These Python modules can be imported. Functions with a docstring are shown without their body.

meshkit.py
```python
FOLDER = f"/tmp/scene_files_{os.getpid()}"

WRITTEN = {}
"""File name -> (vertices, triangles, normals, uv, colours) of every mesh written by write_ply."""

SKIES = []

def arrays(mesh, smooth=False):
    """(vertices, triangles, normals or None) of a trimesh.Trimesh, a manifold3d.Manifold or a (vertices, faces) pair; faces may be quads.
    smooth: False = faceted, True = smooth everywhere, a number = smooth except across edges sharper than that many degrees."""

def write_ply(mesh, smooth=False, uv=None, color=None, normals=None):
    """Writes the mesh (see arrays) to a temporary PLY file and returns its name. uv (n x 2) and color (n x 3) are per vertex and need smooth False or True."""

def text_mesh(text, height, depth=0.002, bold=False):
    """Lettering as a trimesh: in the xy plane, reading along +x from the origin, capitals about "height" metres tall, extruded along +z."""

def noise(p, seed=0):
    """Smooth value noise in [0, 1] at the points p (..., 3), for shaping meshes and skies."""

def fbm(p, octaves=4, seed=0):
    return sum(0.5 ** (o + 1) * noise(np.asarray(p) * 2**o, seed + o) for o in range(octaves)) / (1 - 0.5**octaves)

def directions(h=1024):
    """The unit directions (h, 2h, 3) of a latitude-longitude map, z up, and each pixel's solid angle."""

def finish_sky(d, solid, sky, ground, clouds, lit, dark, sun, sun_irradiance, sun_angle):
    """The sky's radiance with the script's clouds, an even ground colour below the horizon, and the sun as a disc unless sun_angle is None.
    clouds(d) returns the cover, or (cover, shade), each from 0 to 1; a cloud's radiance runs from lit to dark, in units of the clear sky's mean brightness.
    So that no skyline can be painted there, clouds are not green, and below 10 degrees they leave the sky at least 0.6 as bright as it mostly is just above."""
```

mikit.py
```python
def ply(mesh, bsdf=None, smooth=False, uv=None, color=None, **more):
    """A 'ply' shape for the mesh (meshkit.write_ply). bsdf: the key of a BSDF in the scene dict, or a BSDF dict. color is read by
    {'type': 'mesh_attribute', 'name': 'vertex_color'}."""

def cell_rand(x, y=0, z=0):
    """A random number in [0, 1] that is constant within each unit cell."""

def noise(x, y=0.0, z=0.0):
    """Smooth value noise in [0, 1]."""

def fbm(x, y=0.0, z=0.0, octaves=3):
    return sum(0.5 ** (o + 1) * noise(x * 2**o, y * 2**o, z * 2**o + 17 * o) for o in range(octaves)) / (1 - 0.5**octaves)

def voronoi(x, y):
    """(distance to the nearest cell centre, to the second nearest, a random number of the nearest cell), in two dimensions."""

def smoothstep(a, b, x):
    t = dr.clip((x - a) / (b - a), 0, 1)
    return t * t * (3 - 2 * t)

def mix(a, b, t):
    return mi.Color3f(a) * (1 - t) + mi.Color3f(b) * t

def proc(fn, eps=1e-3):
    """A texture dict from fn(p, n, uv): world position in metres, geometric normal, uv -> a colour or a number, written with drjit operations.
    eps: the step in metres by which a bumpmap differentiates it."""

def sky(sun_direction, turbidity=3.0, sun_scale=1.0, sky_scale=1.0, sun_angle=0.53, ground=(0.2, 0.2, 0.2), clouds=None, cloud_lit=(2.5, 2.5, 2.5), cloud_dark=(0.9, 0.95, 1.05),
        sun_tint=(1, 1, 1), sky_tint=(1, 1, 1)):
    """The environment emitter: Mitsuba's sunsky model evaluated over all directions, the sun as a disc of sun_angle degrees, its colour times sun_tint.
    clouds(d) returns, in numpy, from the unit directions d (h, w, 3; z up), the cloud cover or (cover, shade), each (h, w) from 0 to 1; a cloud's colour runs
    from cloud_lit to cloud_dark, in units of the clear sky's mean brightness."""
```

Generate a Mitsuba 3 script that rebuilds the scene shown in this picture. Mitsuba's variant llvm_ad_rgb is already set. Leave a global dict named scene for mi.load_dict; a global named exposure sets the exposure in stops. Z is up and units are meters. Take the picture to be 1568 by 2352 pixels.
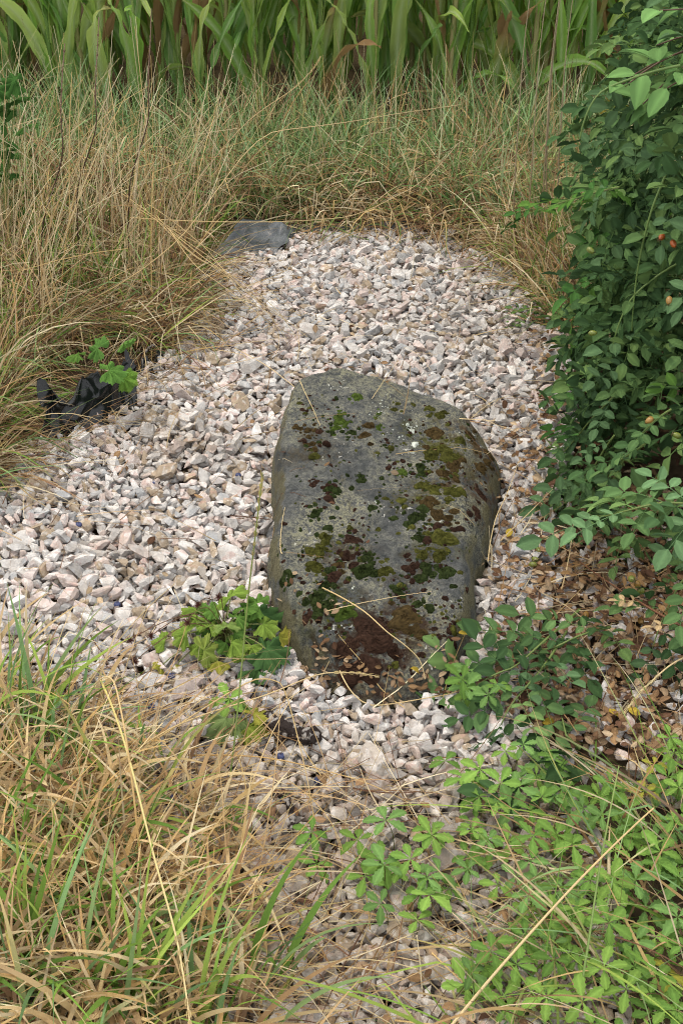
import math
import numpy as np, trimesh, drjit as dr, mitsuba as mi
from scipy.spatial import ConvexHull, HalfspaceIntersection
from scipy.ndimage import map_coordinates, gaussian_filter
import shapely
import mikit, meshkit
from mikit import ply, proc, noise, fbm, smoothstep, mix

T = mi.ScalarTransform4f
scene, labels = {}, {}
# ------------------------------------------------------------------ camera, sky, exposure
EYE, PITCH, VFOV = 1.6, 34.0, 45.0
cp, sp = math.cos(math.radians(PITCH)), math.sin(math.radians(PITCH))
scene['camera'] = {'type': 'perspective', 'fov': VFOV, 'fov_axis': 'y', 'near_clip': 0.05, 'far_clip': 200.0,
                   'to_world': T().look_at(origin=[0, 0, EYE], target=[0, cp, EYE - sp], up=[0, 0, 1])}
scene['sky'] = mikit.sky([-0.30, 0.05, 0.95], turbidity=3, sun_scale=0.22, sun_angle=28, sky_scale=1.0, clouds=lambda d: 1.0,
                         cloud_lit=(2.35, 2.4, 2.45), ground=(0.12, 0.13, 0.06))
exposure = 2.6

rng = np.random.default_rng(7)


class MPath:
    """A closed outline in plan."""
    def __init__(s, pts): s.vertices = np.asarray(pts, float); s.poly = shapely.Polygon(s.vertices).buffer(0); shapely.prepare(s.poly)
    def contains_points(s, c): return shapely.contains_xy(s.poly, c[:, 0], c[:, 1])


F = 1176 / math.tan(math.radians(VFOV / 2))          # plan of the site: survey points taken off a 1568 x 2352 sketch


def at(x, y, h=0.0):
    """Point at height h seen in the direction of sketch point (x, y)."""
    x, y, h = np.broadcast_arrays(np.asarray(x, float), np.asarray(y, float), np.asarray(h, float))
    cx, cy = (x - 784) / F, (y - 1176) / F
    d = np.stack([cx, cp - cy * sp, -sp - cy * cp], -1)
    t = (h - EYE) / d[..., 2]
    return d * t[..., None] + np.array([0, 0, EYE])


def to_px(p):
    p = np.asarray(p, float)
    q = p - [0, 0, EYE]
    z = q[..., 1] * cp - q[..., 2] * sp
    yy = -(q[..., 1] * sp + q[..., 2] * cp)
    return 784 + F * q[..., 0] / z, 1176 + F * yy / z


def poly(pts, h=0.0):
    return MPath(at(*np.array(pts, float).T, h)[:, :2])


def rand_in(path, n, r=rng):
    lo, hi = path.vertices.min(0), path.vertices.max(0)
    out = np.zeros((0, 2))
    while len(out) < n:
        c = r.uniform(lo, hi, (2 * n + 50, 2))
        out = np.vstack([out, c[path.contains_points(c)]])
    return out[:n]


def unit(v):
    return v / (np.linalg.norm(v, axis=-1, keepdims=True) + 1e-12)


used = {}


def key_for(name):
    n = used.get(name, 0)
    used[name] = n + 1
    return name if n == 0 else f'{name}_{n:03d}'


def put(name, mesh, bsdf, label=None, category=None, group=None, kind=None, smooth=False, color=None, uv=None, parent=None):
    key = key_for((parent + '__' if parent else '') + name)
    scene[key] = ply(mesh, bsdf, smooth=smooth, color=color, uv=uv)
    tag(key, label, category, group, kind)
    return key


def tag(key, label=None, category=None, group=None, kind=None):
    d = {k: v for k, v in dict(label=label, category=category, group=group, kind=kind).items() if v}
    if d:
        labels[key] = d


class Mb:
    """Collects vertices, faces and colours into one mesh."""
    def __init__(s): s.v, s.f, s.c, s.n = [], [], [], 0

    def add(s, v, f, c):
        v = np.asarray(v, float).reshape(-1, 3)
        s.v.append(v); s.f.append(np.asarray(f).reshape(-1, 3) + s.n)
        s.c.append(np.broadcast_to(np.asarray(c, float).reshape(-1, 3), v.shape)); s.n += len(v)
        return s

    def mesh(s): return (np.vstack(s.v), np.vstack(s.f))
    def col(s): return np.clip(np.vstack(s.c), 0.003, 0.95)

    def put(s, name, bsdf, smooth=True, **k):
        return put(name, s.mesh(), bsdf, smooth=smooth, color=s.col(), **k)


# ------------------------------------------------------------------ materials
VC = {'type': 'mesh_attribute', 'name': 'vertex_color'}


def thin(rough, trans, spec=1.4):
    return {'type': 'principledthin', 'base_color': VC, 'roughness': rough, 'diff_trans': trans, 'eta': spec}


scene['blade'] = thin(0.6, 0.55)
scene['straw_skin'] = {'type': 'twosided', 'bsdf': {'type': 'principled', 'base_color': VC, 'roughness': 0.65, 'specular': 0.3}}
scene['leaf_skin'] = thin(0.42, 0.5, 1.45)
scene['wet_leaf_skin'] = thin(0.26, 0.35, 1.5)
scene['maize_skin'] = thin(0.5, 0.9, 1.4)
scene['dry_leaf_skin'] = thin(0.75, 0.15, 1.3)
scene['stem_skin'] = {'type': 'twosided', 'bsdf': {'type': 'principled', 'base_color': VC, 'roughness': 0.5, 'specular': 0.4}}
scene['hip_skin'] = {'type': 'twosided', 'bsdf': {'type': 'principled', 'base_color': VC, 'roughness': 0.28, 'specular': 0.5}}


def f_soil(p, n, uv):
    a = fbm(p.x * 9, p.y * 9, p.z * 9, 4); b = noise(p.x * 90, p.y * 90, p.z * 90); c = noise(p.x * 300, p.y * 300, 3.0)
    col = mix((0.050, 0.036, 0.024), (0.135, 0.098, 0.064), a)
    return col * (0.55 + 0.6 * b + 0.25 * c)


scene['soil'] = {'type': 'bumpmap', 'arbitrary': proc(lambda p, n, uv: 0.010 * fbm(p.x * 45, p.y * 45, p.z * 45, 3)),
                 'bsdf': {'type': 'twosided', 'bsdf': {'type': 'diffuse', 'reflectance': proc(f_soil)}}}


def f_stone(p, n, uv):
    # uv.x: kind of rock, uv.y: its own tone
    k, s = uv.x, uv.y
    c = mix((0.72, 0.70, 0.68), (0.68, 0.575, 0.535), smoothstep(0.40, 0.50, k))
    c = mix(c, (0.47, 0.48, 0.49), smoothstep(0.68, 0.71, k))
    c = mix(c, (0.46, 0.37, 0.27), smoothstep(0.86, 0.88, k))
    q = p + mi.Vector3f(s * 17.0, s * 31.0, s * 7.0)
    grime = fbm(p.x * 2.3, p.y * 2.3, 5.0, 3) + 0.48 * smoothstep(1.95, 1.4, p.y) + 0.30 * smoothstep(-0.75, -1.05, p.x)
    c = mix(c, (0.36, 0.28, 0.20), 0.55 * smoothstep(0.58, 0.95, grime) + 0.22 * smoothstep(0.50, 0.65, noise(q.x * 55, q.y * 55, q.z * 55)))
    m = fbm(q.x * 60, q.y * 60, q.z * 60, 4)
    g = noise(q.x * 420, q.y * 420, q.z * 420)
    vein = smoothstep(0.60, 0.70, fbm(q.x * 38, q.y * 90, q.z * 55, 3))
    c = mix(c, (0.52, 0.30, 0.26), 0.45 * vein * smoothstep(0.2, 0.5, s))
    c = mix(c, (0.78, 0.76, 0.74), 0.5 * smoothstep(0.55, 0.75, noise(q.x * 130, q.y * 70, q.z * 110)))
    return c * 0.94 * (0.72 + 0.32 * s) * (0.62 + 0.62 * m) * (0.86 + 0.26 * g)


scene['stone'] = {'type': 'bumpmap', 'arbitrary': proc(lambda p, n, uv: 0.0016 * fbm(p.x * 260, p.y * 260, p.z * 260, 3), 4e-4),
                  'bsdf': {'type': 'twosided', 'bsdf': {'type': 'principled', 'base_color': proc(f_stone), 'roughness': 0.75, 'specular': 0.3}}}


def f_rock(p, n, uv):
    a = fbm(p.x * 7, p.y * 7, p.z * 7 + 3, 4)
    b = fbm(p.x * 28 + 5, p.y * 28, p.z * 28, 4)
    g = noise(p.x * 500, p.y * 500, p.z * 500); g2 = noise(p.x * 230, p.y * 230, p.z * 230); g3 = fbm(p.x * 120, p.y * 120, p.z * 120, 3)
    c = mix((0.040, 0.044, 0.045), (0.105, 0.108, 0.105), smoothstep(0.25, 0.75, 0.5 * b + 0.5 * g3))
    c = mix(c, (0.185, 0.182, 0.125), 0.9 * smoothstep(0.36, 0.66, a * 0.6 + b * 0.45) * smoothstep(0.38, 0.62, g2 * 0.4 + g * 0.3 + g3 * 0.3))
    for x0, y0, r0, col, k in ZONES:
        d = dr.sqrt(dr.square(p.x - x0) + dr.square(p.y - y0)) / r0
        c = mix(c, col, k * smoothstep(1.0, 0.2, d + 1.2 * (b - 0.5)) * smoothstep(0.40, 0.60, 0.6 * g3 + 0.4 * fbm(p.x * 45, p.y * 45, p.z * 45 + 2, 3)))
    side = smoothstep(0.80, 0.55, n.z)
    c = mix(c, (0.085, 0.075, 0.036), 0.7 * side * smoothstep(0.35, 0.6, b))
    c = mix(c, (0.36, 0.36, 0.33), smoothstep(0.84, 0.90, noise(p.x * 200, p.y * 200, 8.0)) * smoothstep(0.68, 0.78, noise(p.x * 13, p.y * 13, 2.0)))
    return c * (0.60 + 0.8 * g)


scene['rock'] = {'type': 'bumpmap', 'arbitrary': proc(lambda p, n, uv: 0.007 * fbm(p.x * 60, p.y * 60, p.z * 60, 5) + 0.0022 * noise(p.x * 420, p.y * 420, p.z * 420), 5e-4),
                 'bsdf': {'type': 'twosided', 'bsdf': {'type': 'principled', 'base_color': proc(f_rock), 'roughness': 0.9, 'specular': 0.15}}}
scene['moss'] = {'type': 'bumpmap', 'arbitrary': proc(lambda p, n, uv: 0.006 * noise(p.x * 480, p.y * 480, p.z * 480) + 0.004 * noise(p.x * 220, p.y * 220, p.z * 220), 5e-4),
                 'bsdf': {'type': 'twosided', 'bsdf': {'type': 'principled', 'base_color': VC, 'roughness': 0.95, 'sheen': 0.5, 'specular': 0.1}}}
scene['lichen'] = {'type': 'twosided', 'bsdf': {'type': 'diffuse', 'reflectance': VC}}
scene['black_film'] = {'type': 'twosided', 'bsdf': {'type': 'principled', 'base_color': {'type': 'rgb', 'value': (0.006, 0.007, 0.008)}, 'roughness': 0.14, 'specular': 0.45}}


def f_film(p, n, uv):
    a = fbm(p.x * 14, p.y * 14, p.z * 14, 4); g = noise(p.x * 260, p.y * 260, 1.0)
    return mix((0.040, 0.046, 0.052), (0.105, 0.115, 0.125), smoothstep(0.35, 0.7, a)) * (0.85 + 0.3 * g)


scene['grey_film'] = {'type': 'twosided', 'bsdf': {'type': 'principled', 'base_color': proc(f_film), 'roughness': 0.42, 'specular': 0.5}}
scene['bark'] = {'type': 'bumpmap', 'arbitrary': proc(lambda p, n, uv: 0.008 * fbm(p.x * 130, p.y * 130, p.z * 130, 3), 5e-4),
                 'bsdf': {'type': 'twosided', 'bsdf': {'type': 'principled', 'roughness': 0.8, 'specular': 0.2, 'base_color': proc(
                     lambda p, n, uv: mix((0.025, 0.018, 0.016), (0.30, 0.28, 0.26), smoothstep(0.52, 0.66, fbm(p.x * 110, p.y * 110, p.z * 110, 3))))}}}

# ------------------------------------------------------------------ ground and height field
GX0, GY0, GS, GNX, GNY = -2.6, 0.5, 0.006, 880, 1000       # fine height grid of everything solid on the ground


def base_h(x, y):
    p = np.stack([np.asarray(x) * 1.3, np.asarray(y) * 1.3, np.zeros_like(x)], -1)
    h = 0.05 * (meshkit.fbm(p, 3, 3) - 0.5)
    h = h + 0.12 * np.clip((-x - 0.75) / 1.2, 0, 1) ** 1.2 + 0.08 * np.clip((y - 4.3) / 1.2, 0, 1)   # grassy bank left and behind
    return h


def grid_sheet(xs, ys, fn):
    X, Y = np.meshgrid(xs, ys)
    v = np.stack([X, Y, fn(X, Y)], -1).reshape(-1, 3)
    nx = len(xs); i, j = np.meshgrid(np.arange(nx - 1), np.arange(len(ys) - 1)); a = (j * nx + i).ravel()
    return v, np.vstack([np.stack([a, a + 1, a + nx + 1], 1), np.stack([a, a + nx + 1, a + nx], 1)])


xs = np.unique(np.concatenate([np.linspace(-90, -4, 12), np.linspace(-4, 4, 150), np.linspace(4, 90, 12)]))
ys = np.unique(np.concatenate([np.linspace(-40, -1, 8), np.linspace(-1, 9, 180), np.linspace(9, 120, 14)]))


def soil_h(X, Y):
    q = np.stack([X * 14, Y * 14, 0 * X], -1)
    return base_h(X, Y) - 0.012 + 0.012 * (meshkit.fbm(q, 3, 9) - 0.5)


put('ground', grid_sheet(xs, ys, soil_h), 'soil', 'bare brown soil under the gravel and grass', kind='structure', smooth=True)
gx = GX0 + GS * np.arange(GNX); gy = GY0 + GS * np.arange(GNY)
HX, HY = np.meshgrid(gx, gy)
H = base_h(HX, HY)


def gh(x, y):
    x, y = np.asarray(x, float), np.asarray(y, float)
    return map_coordinates(H, [(np.atleast_1d(y) - GY0) / GS, (np.atleast_1d(x) - GX0) / GS], order=1, mode='nearest').reshape(x.shape)


# ------------------------------------------------------------------ boulder
def bpx(c):
    c = np.array(c, float)
    return 578.5 + 0.3906 * c[..., 0], 816.7 + 0.3906 * c[..., 1]


OUT = [(470, 100), (640, 95), (800, 120), (960, 190), (1100, 290), (1240, 390), (1400, 510), (1452, 640), (1445, 800), (1432, 920), (1405, 1060), (1380, 1170), (1325, 1250), (1305, 1340),
       (1312, 1450), (1295, 1580), (1270, 1660), (1230, 1740), (1190, 1850), (1090, 1930), (950, 1990), (800, 2010), (650, 1990), (520, 1940), (400, 1860), (330, 1790), (260, 1720),
       (190, 1640), (150, 1550), (125, 1460), (110, 1350), (110, 1200), (130, 1050), (138, 930), (128, 800), (132, 650), (155, 480), (195, 380), (215, 270), (262, 190), (350, 132)]
o = np.array(OUT, float)
hout = 0.05 + 0.11 * np.clip((700 - o[:, 1]) / 600, 0, 1)
bx, by = bpx(o)
edge = at(bx, by, hout)[:, :2]
BC = edge.mean(0)
ang = np.unwrap(np.arctan2(*(edge - BC).T[::-1])); rad = np.linalg.norm(edge - BC, axis=1)
order = np.argsort(ang % (2 * np.pi)); ang_s, rad_s = (ang % (2 * np.pi))[order], rad[order]
BH = lambda y: np.interp(y, [edge[:, 1].min(), edge[:, 1].min() + 0.12, edge[:, 1].min() + 0.45, edge[:, 1].max() - 0.08], [0.05, 0.095, 0.14, 0.20])


def rad_at(a):
    c = np.stack([np.cos(a) * 2.5 + 9, np.sin(a) * 2.5 + 9, 0 * a], -1)
    return np.interp(a, ang_s, rad_s, period=2 * np.pi) * (1 + 0.09 * (meshkit.fbm(c * 2, 4, 2) - 0.5))


def b_s(x, y):
    a = np.arctan2(y - BC[1], x - BC[0]) % (2 * np.pi)
    r = rad_at(a)
    return np.hypot(x - BC[0], y - BC[1]) / r, a


def b_height(x, y):
    s, a = b_s(x, y)
    s0 = 0.87 - 0.05 * np.clip(np.cos(a - 2.6), 0, 1) ** 2 - 0.10 * np.clip(np.cos(a + 1.57), 0, 1) ** 3
    t = np.clip((s - s0) / (1 - s0), 0, 1)
    p = np.stack([x * 6, y * 6, 0 * x], -1)
    top = BH(y) + 0.028 * (meshkit.fbm(p * 0.8, 3, 21) - 0.5)
    xs_ = SH[0, 0] + (SH[1, 0] - SH[0, 0]) * (y - SH[0, 1]) / (SH[1, 1] - SH[0, 1])
    w = 0.03 * (meshkit.fbm(p * 1.4 + 3, 3, 8) - 0.5)
    top = top - 0.75 * np.maximum(0, x - xs_ + w)                                   # broken right shoulder
    top = top - 0.26 * np.maximum(0, (x - (BC[0] + 0.02)) * 0.75 + (y - (BC[1] + 0.42)) + w)    # sloping back right corner
    top = top - 0.9 * np.maximum(0, -(x - (BC[0] - 0.235)) + 0.8 * w)               # narrow left bevel
    rough = 0.012 * (meshkit.fbm(p * 2.4, 4, 33) - 0.5) - 0.011 * np.abs(meshkit.fbm(p * 1.9 + 5, 3, 44) - 0.5) * 2 + 0.007 * (meshkit.fbm(p * 9, 3, 5) - 0.5)
    z = (np.maximum(top, 0.03) + rough) * np.sqrt(np.clip(1 - t ** 2.6, 0, 1))
    # a shallow step across the upper left and a few fissures
    z = z - 0.008 * np.exp(-((y - (BC[1] + 0.16 + 0.1 * (x - BC[0])) + 0.3 * w) / 0.012) ** 2) * (x < BC[0]) * (1 - t)
    z = z - 0.007 * np.exp(-((x - (BC[0] - 0.06) + 0.25 * (y - BC[1]) + 0.5 * w) / 0.008) ** 2) * (y < BC[1] + 0.2) * (y > BC[1] - 0.25) * (1 - t)
    return np.where(s < 1, np.maximum(z, -0.01), -0.05)


SH = at(*bpx(np.array([(1225, 420), (1245, 1230)], float)), 0.15)[:, :2]
NA, NR = 260, 90
A_, S_ = np.meshgrid(np.linspace(0, 2 * np.pi, NA, endpoint=False), np.linspace(0.0, 0.999, NR) ** 0.72, indexing='xy')
R_ = rad_at(A_) * S_
bxv, byv = BC[0] + R_ * np.cos(A_), BC[1] + R_ * np.sin(A_)
bz = b_height(bxv, byv)
bz[0] = bz[0].mean()
ring = np.stack([bxv, byv, bz], -1)
skirt = ring[-1].copy(); skirt[:, 2] = -0.12
bv = np.vstack([ring.reshape(-1, 3), skirt])
i, j = np.meshgrid(np.arange(NA), np.arange(NR)); q0, q1 = (j * NA + i).ravel(), (j * NA + (i + 1) % NA).ravel()
bf = np.vstack([np.stack([q0, q0 + NA, q1 + NA], 1), np.stack([q0, q1 + NA, q1], 1)])
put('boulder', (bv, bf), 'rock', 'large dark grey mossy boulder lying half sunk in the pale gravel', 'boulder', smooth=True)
inside = b_s(HX, HY)[0] < 1
H[inside] = np.maximum(H, b_height(HX, HY))[inside]


def on_boulder(c):
    x, y = bpx(c)
    h = 0.12
    for _ in range(12):
        P = at(x, y, h); h = b_height(P[..., 0], P[..., 1])
    return P


def b_normal(P):
    e = 0.012
    x, y = P[..., 0], P[..., 1]
    g = np.stack([b_height(x - e, y) - b_height(x + e, y), b_height(x, y - e) - b_height(x, y + e), np.full_like(x, 2 * e)], -1)
    return unit(g)


ZONES = [(*on_boulder((x, y))[:2], r_, c_, k_) for x, y, r_, c_, k_ in ((1120, 520, .12, (0.055, 0.055, 0.014), .9), (1050, 850, .11, (0.05, 0.045, 0.014), .7), (1100, 1080, .09, (0.055, 0.055, 0.016), .6), (690, 1750, .15, (0.032, 0.018, 0.011), .9),
         (950, 1600, .09, (0.05, 0.034, 0.013), .8), (480, 1480, .10, (0.03, 0.045, 0.012), .8), (750, 1920, .16, (0.028, 0.017, 0.012), .95), (1340, 800, .15, (0.05, 0.030, 0.014), .8), (640, 180, .11, (0.045, 0.055, 0.016), .7), (560, 1170, .09, (0.035, 0.024, 0.012), .7),
         (340, 560, .10, (0.045, 0.033, 0.014), .6), (1000, 1240, .08, (0.035, 0.028, 0.012), .7), (1280, 480, .1, (0.06, 0.035, 0.016), .8))]
MOSS = {'g': (0.058, 0.090, 0.016), 'o': (0.062, 0.064, 0.014), 'b': (0.050, 0.034, 0.013), 'r': (0.034, 0.018, 0.012), 'd': (0.026, 0.038, 0.011)}
CUSH = [(515, 390, 42, 'g'), (495, 425, 30, 'g'), (505, 365, 28, 'g'), (675, 180, 24, 'o'), (980, 262, 30, 'o'), (1040, 312, 32, 'o'), (1125, 335, 26, 'o'), (1120, 560, 66, 'o'), (1060, 455, 70, 'b'),
        (1165, 600, 66, 'o'), (1225, 500, 36, 'o'), (1045, 603, 38, 'o'), (1185, 650, 55, 'b'), (990, 660, 36, 'd'), (1130, 692, 44, 'b'), (640, 710, 24, 'd'), (995, 770, 44, 'o'), (1065, 790, 48, 'o'),
        (1172, 800, 44, 'o'), (1030, 862, 54, 'b'), (1085, 930, 50, 'b'), (962, 955, 52, 'd'), (1120, 1072, 70, 'o'), (1150, 955, 38, 'b'), (990, 1078, 34, 'd'), (370, 932, 34, 'd'), (430, 1078, 42, 'o'),
        (395, 1150, 42, 'o'), (370, 1240, 42, 'o'), (645, 1268, 54, 'd'), (695, 1282, 34, 'd'), (782, 1268, 38, 'o'), (430, 1352, 34, 'd'), (862, 1392, 32, 'd'), (512, 1232, 38, 'b'), (982, 1466, 24, 'd'),
        (1002, 1172, 34, 'o'), (1112, 1172, 34, 'o'), (895, 1545, 88, 'b'), (935, 1625, 70, 'b'), (690, 1600, 84, 'r'), (725, 1680, 76, 'r'), (560, 1725, 60, 'r'), (450, 1480, 66, 'd'), (545, 1520, 52, 'g'),
        (380, 1425, 50, 'd'), (830, 1740, 44, 'r'), (640, 1850, 96, 'r'), (720, 1925, 90, 'r'), (860, 1885, 70, 'r'), (1110, 1835, 52, 'r'), (480, 1300, 52, 'r'), (560, 1180, 44, 'r'), (585, 1080, 48, 'r'),
        (1022, 1252, 44, 'd'), (950, 1240, 36, 'r'), (1120, 1266, 26, 'd'), (350, 520, 30, 'b'), (370, 440, 28, 'b'), (285, 430, 28, 'b'), (660, 470, 44, 'b'), (590, 455, 30, 'd'), (745, 435, 20, 'g'),
        (835, 320, 26, 'o'), (868, 688, 20, 'g'), (500, 125, 24, 'g'), (560, 130, 26, 'g'), (640, 128, 28, 'g'), (700, 132, 28, 'g'), (765, 132, 26, 'g'), (610, 250, 26, 'g'), (740, 345, 18, 'g'),
        (470, 790, 38, 'd'), (375, 745, 26, 'r'), (455, 810, 30, 'r'), (1340, 820, 60, 'r'), (1345, 660, 56, 'b'), (1390, 580, 44, 'b'), (1320, 920, 48, 'r'), (1280, 470, 40, 'b'), (185, 1330, 34, 'd'), (700, 1195, 24, 'd')]


def dome_batch(P, N, R, C, hgt, nr=5, na=14, seed=1, lump=0.3):
    """Lumpy cushions at P (n,3) along N with radius R: (n, verts, 3) and the shared faces."""
    r = np.random.default_rng(seed); n = len(P)
    ref = np.where(np.abs(N[:, :1]) < 0.8, [[1., 0, 0]], [[0, 1., 0]]); X = unit(np.cross(N, ref)); Y = np.cross(N, X)
    aa = np.linspace(0, 2 * np.pi, na, endpoint=False); ss = np.linspace(0, 1, nr + 1)[1:]
    ph = r.uniform(0, 6.28, (n, 3, 1))
    wob = 1 + lump * (0.5 * np.sin(2 * aa + ph[:, 0]) + 0.35 * np.sin(3 * aa + ph[:, 1]) + 0.25 * np.sin(5 * aa + ph[:, 2]))          # (n,na)
    rr = R[:, None, None] * wob[:, None, :] * ss[None, :, None]
    zz = R[:, None, None] * hgt[:, None, None] * (1 - ss[None, :, None] ** 2) ** 0.8 * (1 + 0.16 * r.normal(size=(n, nr, na))) - 0.0015
    zz[:, -1] = -0.004
    V = P[:, None, None] + rr[..., None] * (np.cos(aa)[None, None, :, None] * X[:, None, None] + np.sin(aa)[None, None, :, None] * Y[:, None, None]) + zz[..., None] * N[:, None, None]
    top = P + N * (R * hgt)[:, None]
    V = np.concatenate([top[:, None], V.reshape(n, -1, 3)], 1)
    f = [[0, 1 + k, 1 + (k + 1) % na] for k in range(na)]
    for a in range(nr - 1):
        for k in range(na):
            u0, u1 = 1 + a * na + k, 1 + a * na + (k + 1) % na
            f += [[u0, u0 + na, u1 + na], [u0, u1 + na, u1]]
    C = C[:, None] * (1 + 0.22 * r.normal(size=(n, V.shape[1], 1)))
    return V, np.array(f), C


def joined(mb, V, f, C):
    n, m = V.shape[:2]
    mb.add(V.reshape(-1, 3), (f[None] + (np.arange(n) * m)[:, None, None]).reshape(-1, 3), np.broadcast_to(C, V.shape).reshape(-1, 3))


cu = np.array([c[:3] for c in CUSH], float)
P = on_boulder(cu[:, :2]); N = b_normal(P)
R = cu[:, 2] * 0.3906 / F * 2.75 * 0.98
C = np.array([MOSS[c[3]] for c in CUSH]) * rng.uniform(0.8, 1.2, (len(CUSH), 1))
hg = np.where(np.isin([c[3] for c in CUSH], ['r', 'b']), 0.34, 0.62) * np.clip(0.018 / R, 0.4, 1.1)
V, f, CC = dome_batch(P, N, R, C, hg, nr=8, na=24, seed=3, lump=0.42)
tone = {'g': 'bright green', 'o': 'olive green', 'b': 'olive brown', 'r': 'reddish brown', 'd': 'dark green'}
for k in range(len(CUSH)):
    Mb().add(V[k], f, CC[k]).put('moss_cushion', 'moss', parent='boulder', label=f'{tone[CUSH[k][3]]} moss cushion growing on the boulder')
r2 = np.random.default_rng(12)
cand = r2.uniform((150, 110), (1440, 1990), (7000, 2))
den = np.clip(meshkit.fbm(np.c_[cand / 170, 0 * cand[:, 0]], 3, 4) * 2.4 - 0.75, 0, 1)
den *= np.where(cand[:, 0] < 270, 0.12, 1) * np.where(cand[:, 0] > 1230, 0.35, 1)
cand = cand[r2.random(len(cand)) < den * 0.6]
P = on_boulder(cand); s = b_s(P[:, 0], P[:, 1])[0]; ok = s < 0.95; cand, P = cand[ok], P[ok]
N = b_normal(P); n = len(P)
low = np.clip((cand[:, 1] - 1300) / 600, 0, 1) + 0.25 * np.clip((cand[:, 0] - 900) / 500, 0, 1)
pick = r2.random(n)
C = np.where((pick < 0.35 + 0.5 * low)[:, None], MOSS['r'], np.where((pick < 0.75)[:, None], MOSS['d'], MOSS['o'])) * r2.uniform(0.7, 1.2, (n, 1))
R = r2.lognormal(math.log(0.0044), 0.45, n)
V, f, CC = dome_batch(P, N, R, C, np.full(n, 0.5), nr=3, na=9, seed=5)
mb = Mb(); joined(mb, V, f, CC)
big_ = np.repeat(np.arange(len(CUSH)), 11); sat = cu[big_, :2] + unit(r2.normal(size=(len(big_), 2))) * (cu[big_, 2] * r2.uniform(0.7, 1.7, len(big_)))[:, None]
P2 = on_boulder(sat); ok = b_s(P2[:, 0], P2[:, 1])[0] < 0.97; P2, big_ = P2[ok], big_[ok]
V, f, CC = dome_batch(P2, b_normal(P2), r2.lognormal(math.log(0.0048), 0.5, len(P2)), np.array([MOSS[CUSH[b_][3]] for b_ in big_]) * r2.uniform(0.75, 1.2, (len(P2), 1)), np.full(len(P2), 0.5), nr=4, na=12, seed=15)
joined(mb, V, f, CC); mb.put('moss_specks', 'moss', parent='boulder', kind='stuff', label='small round specks of moss dotted over the boulder')
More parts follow.
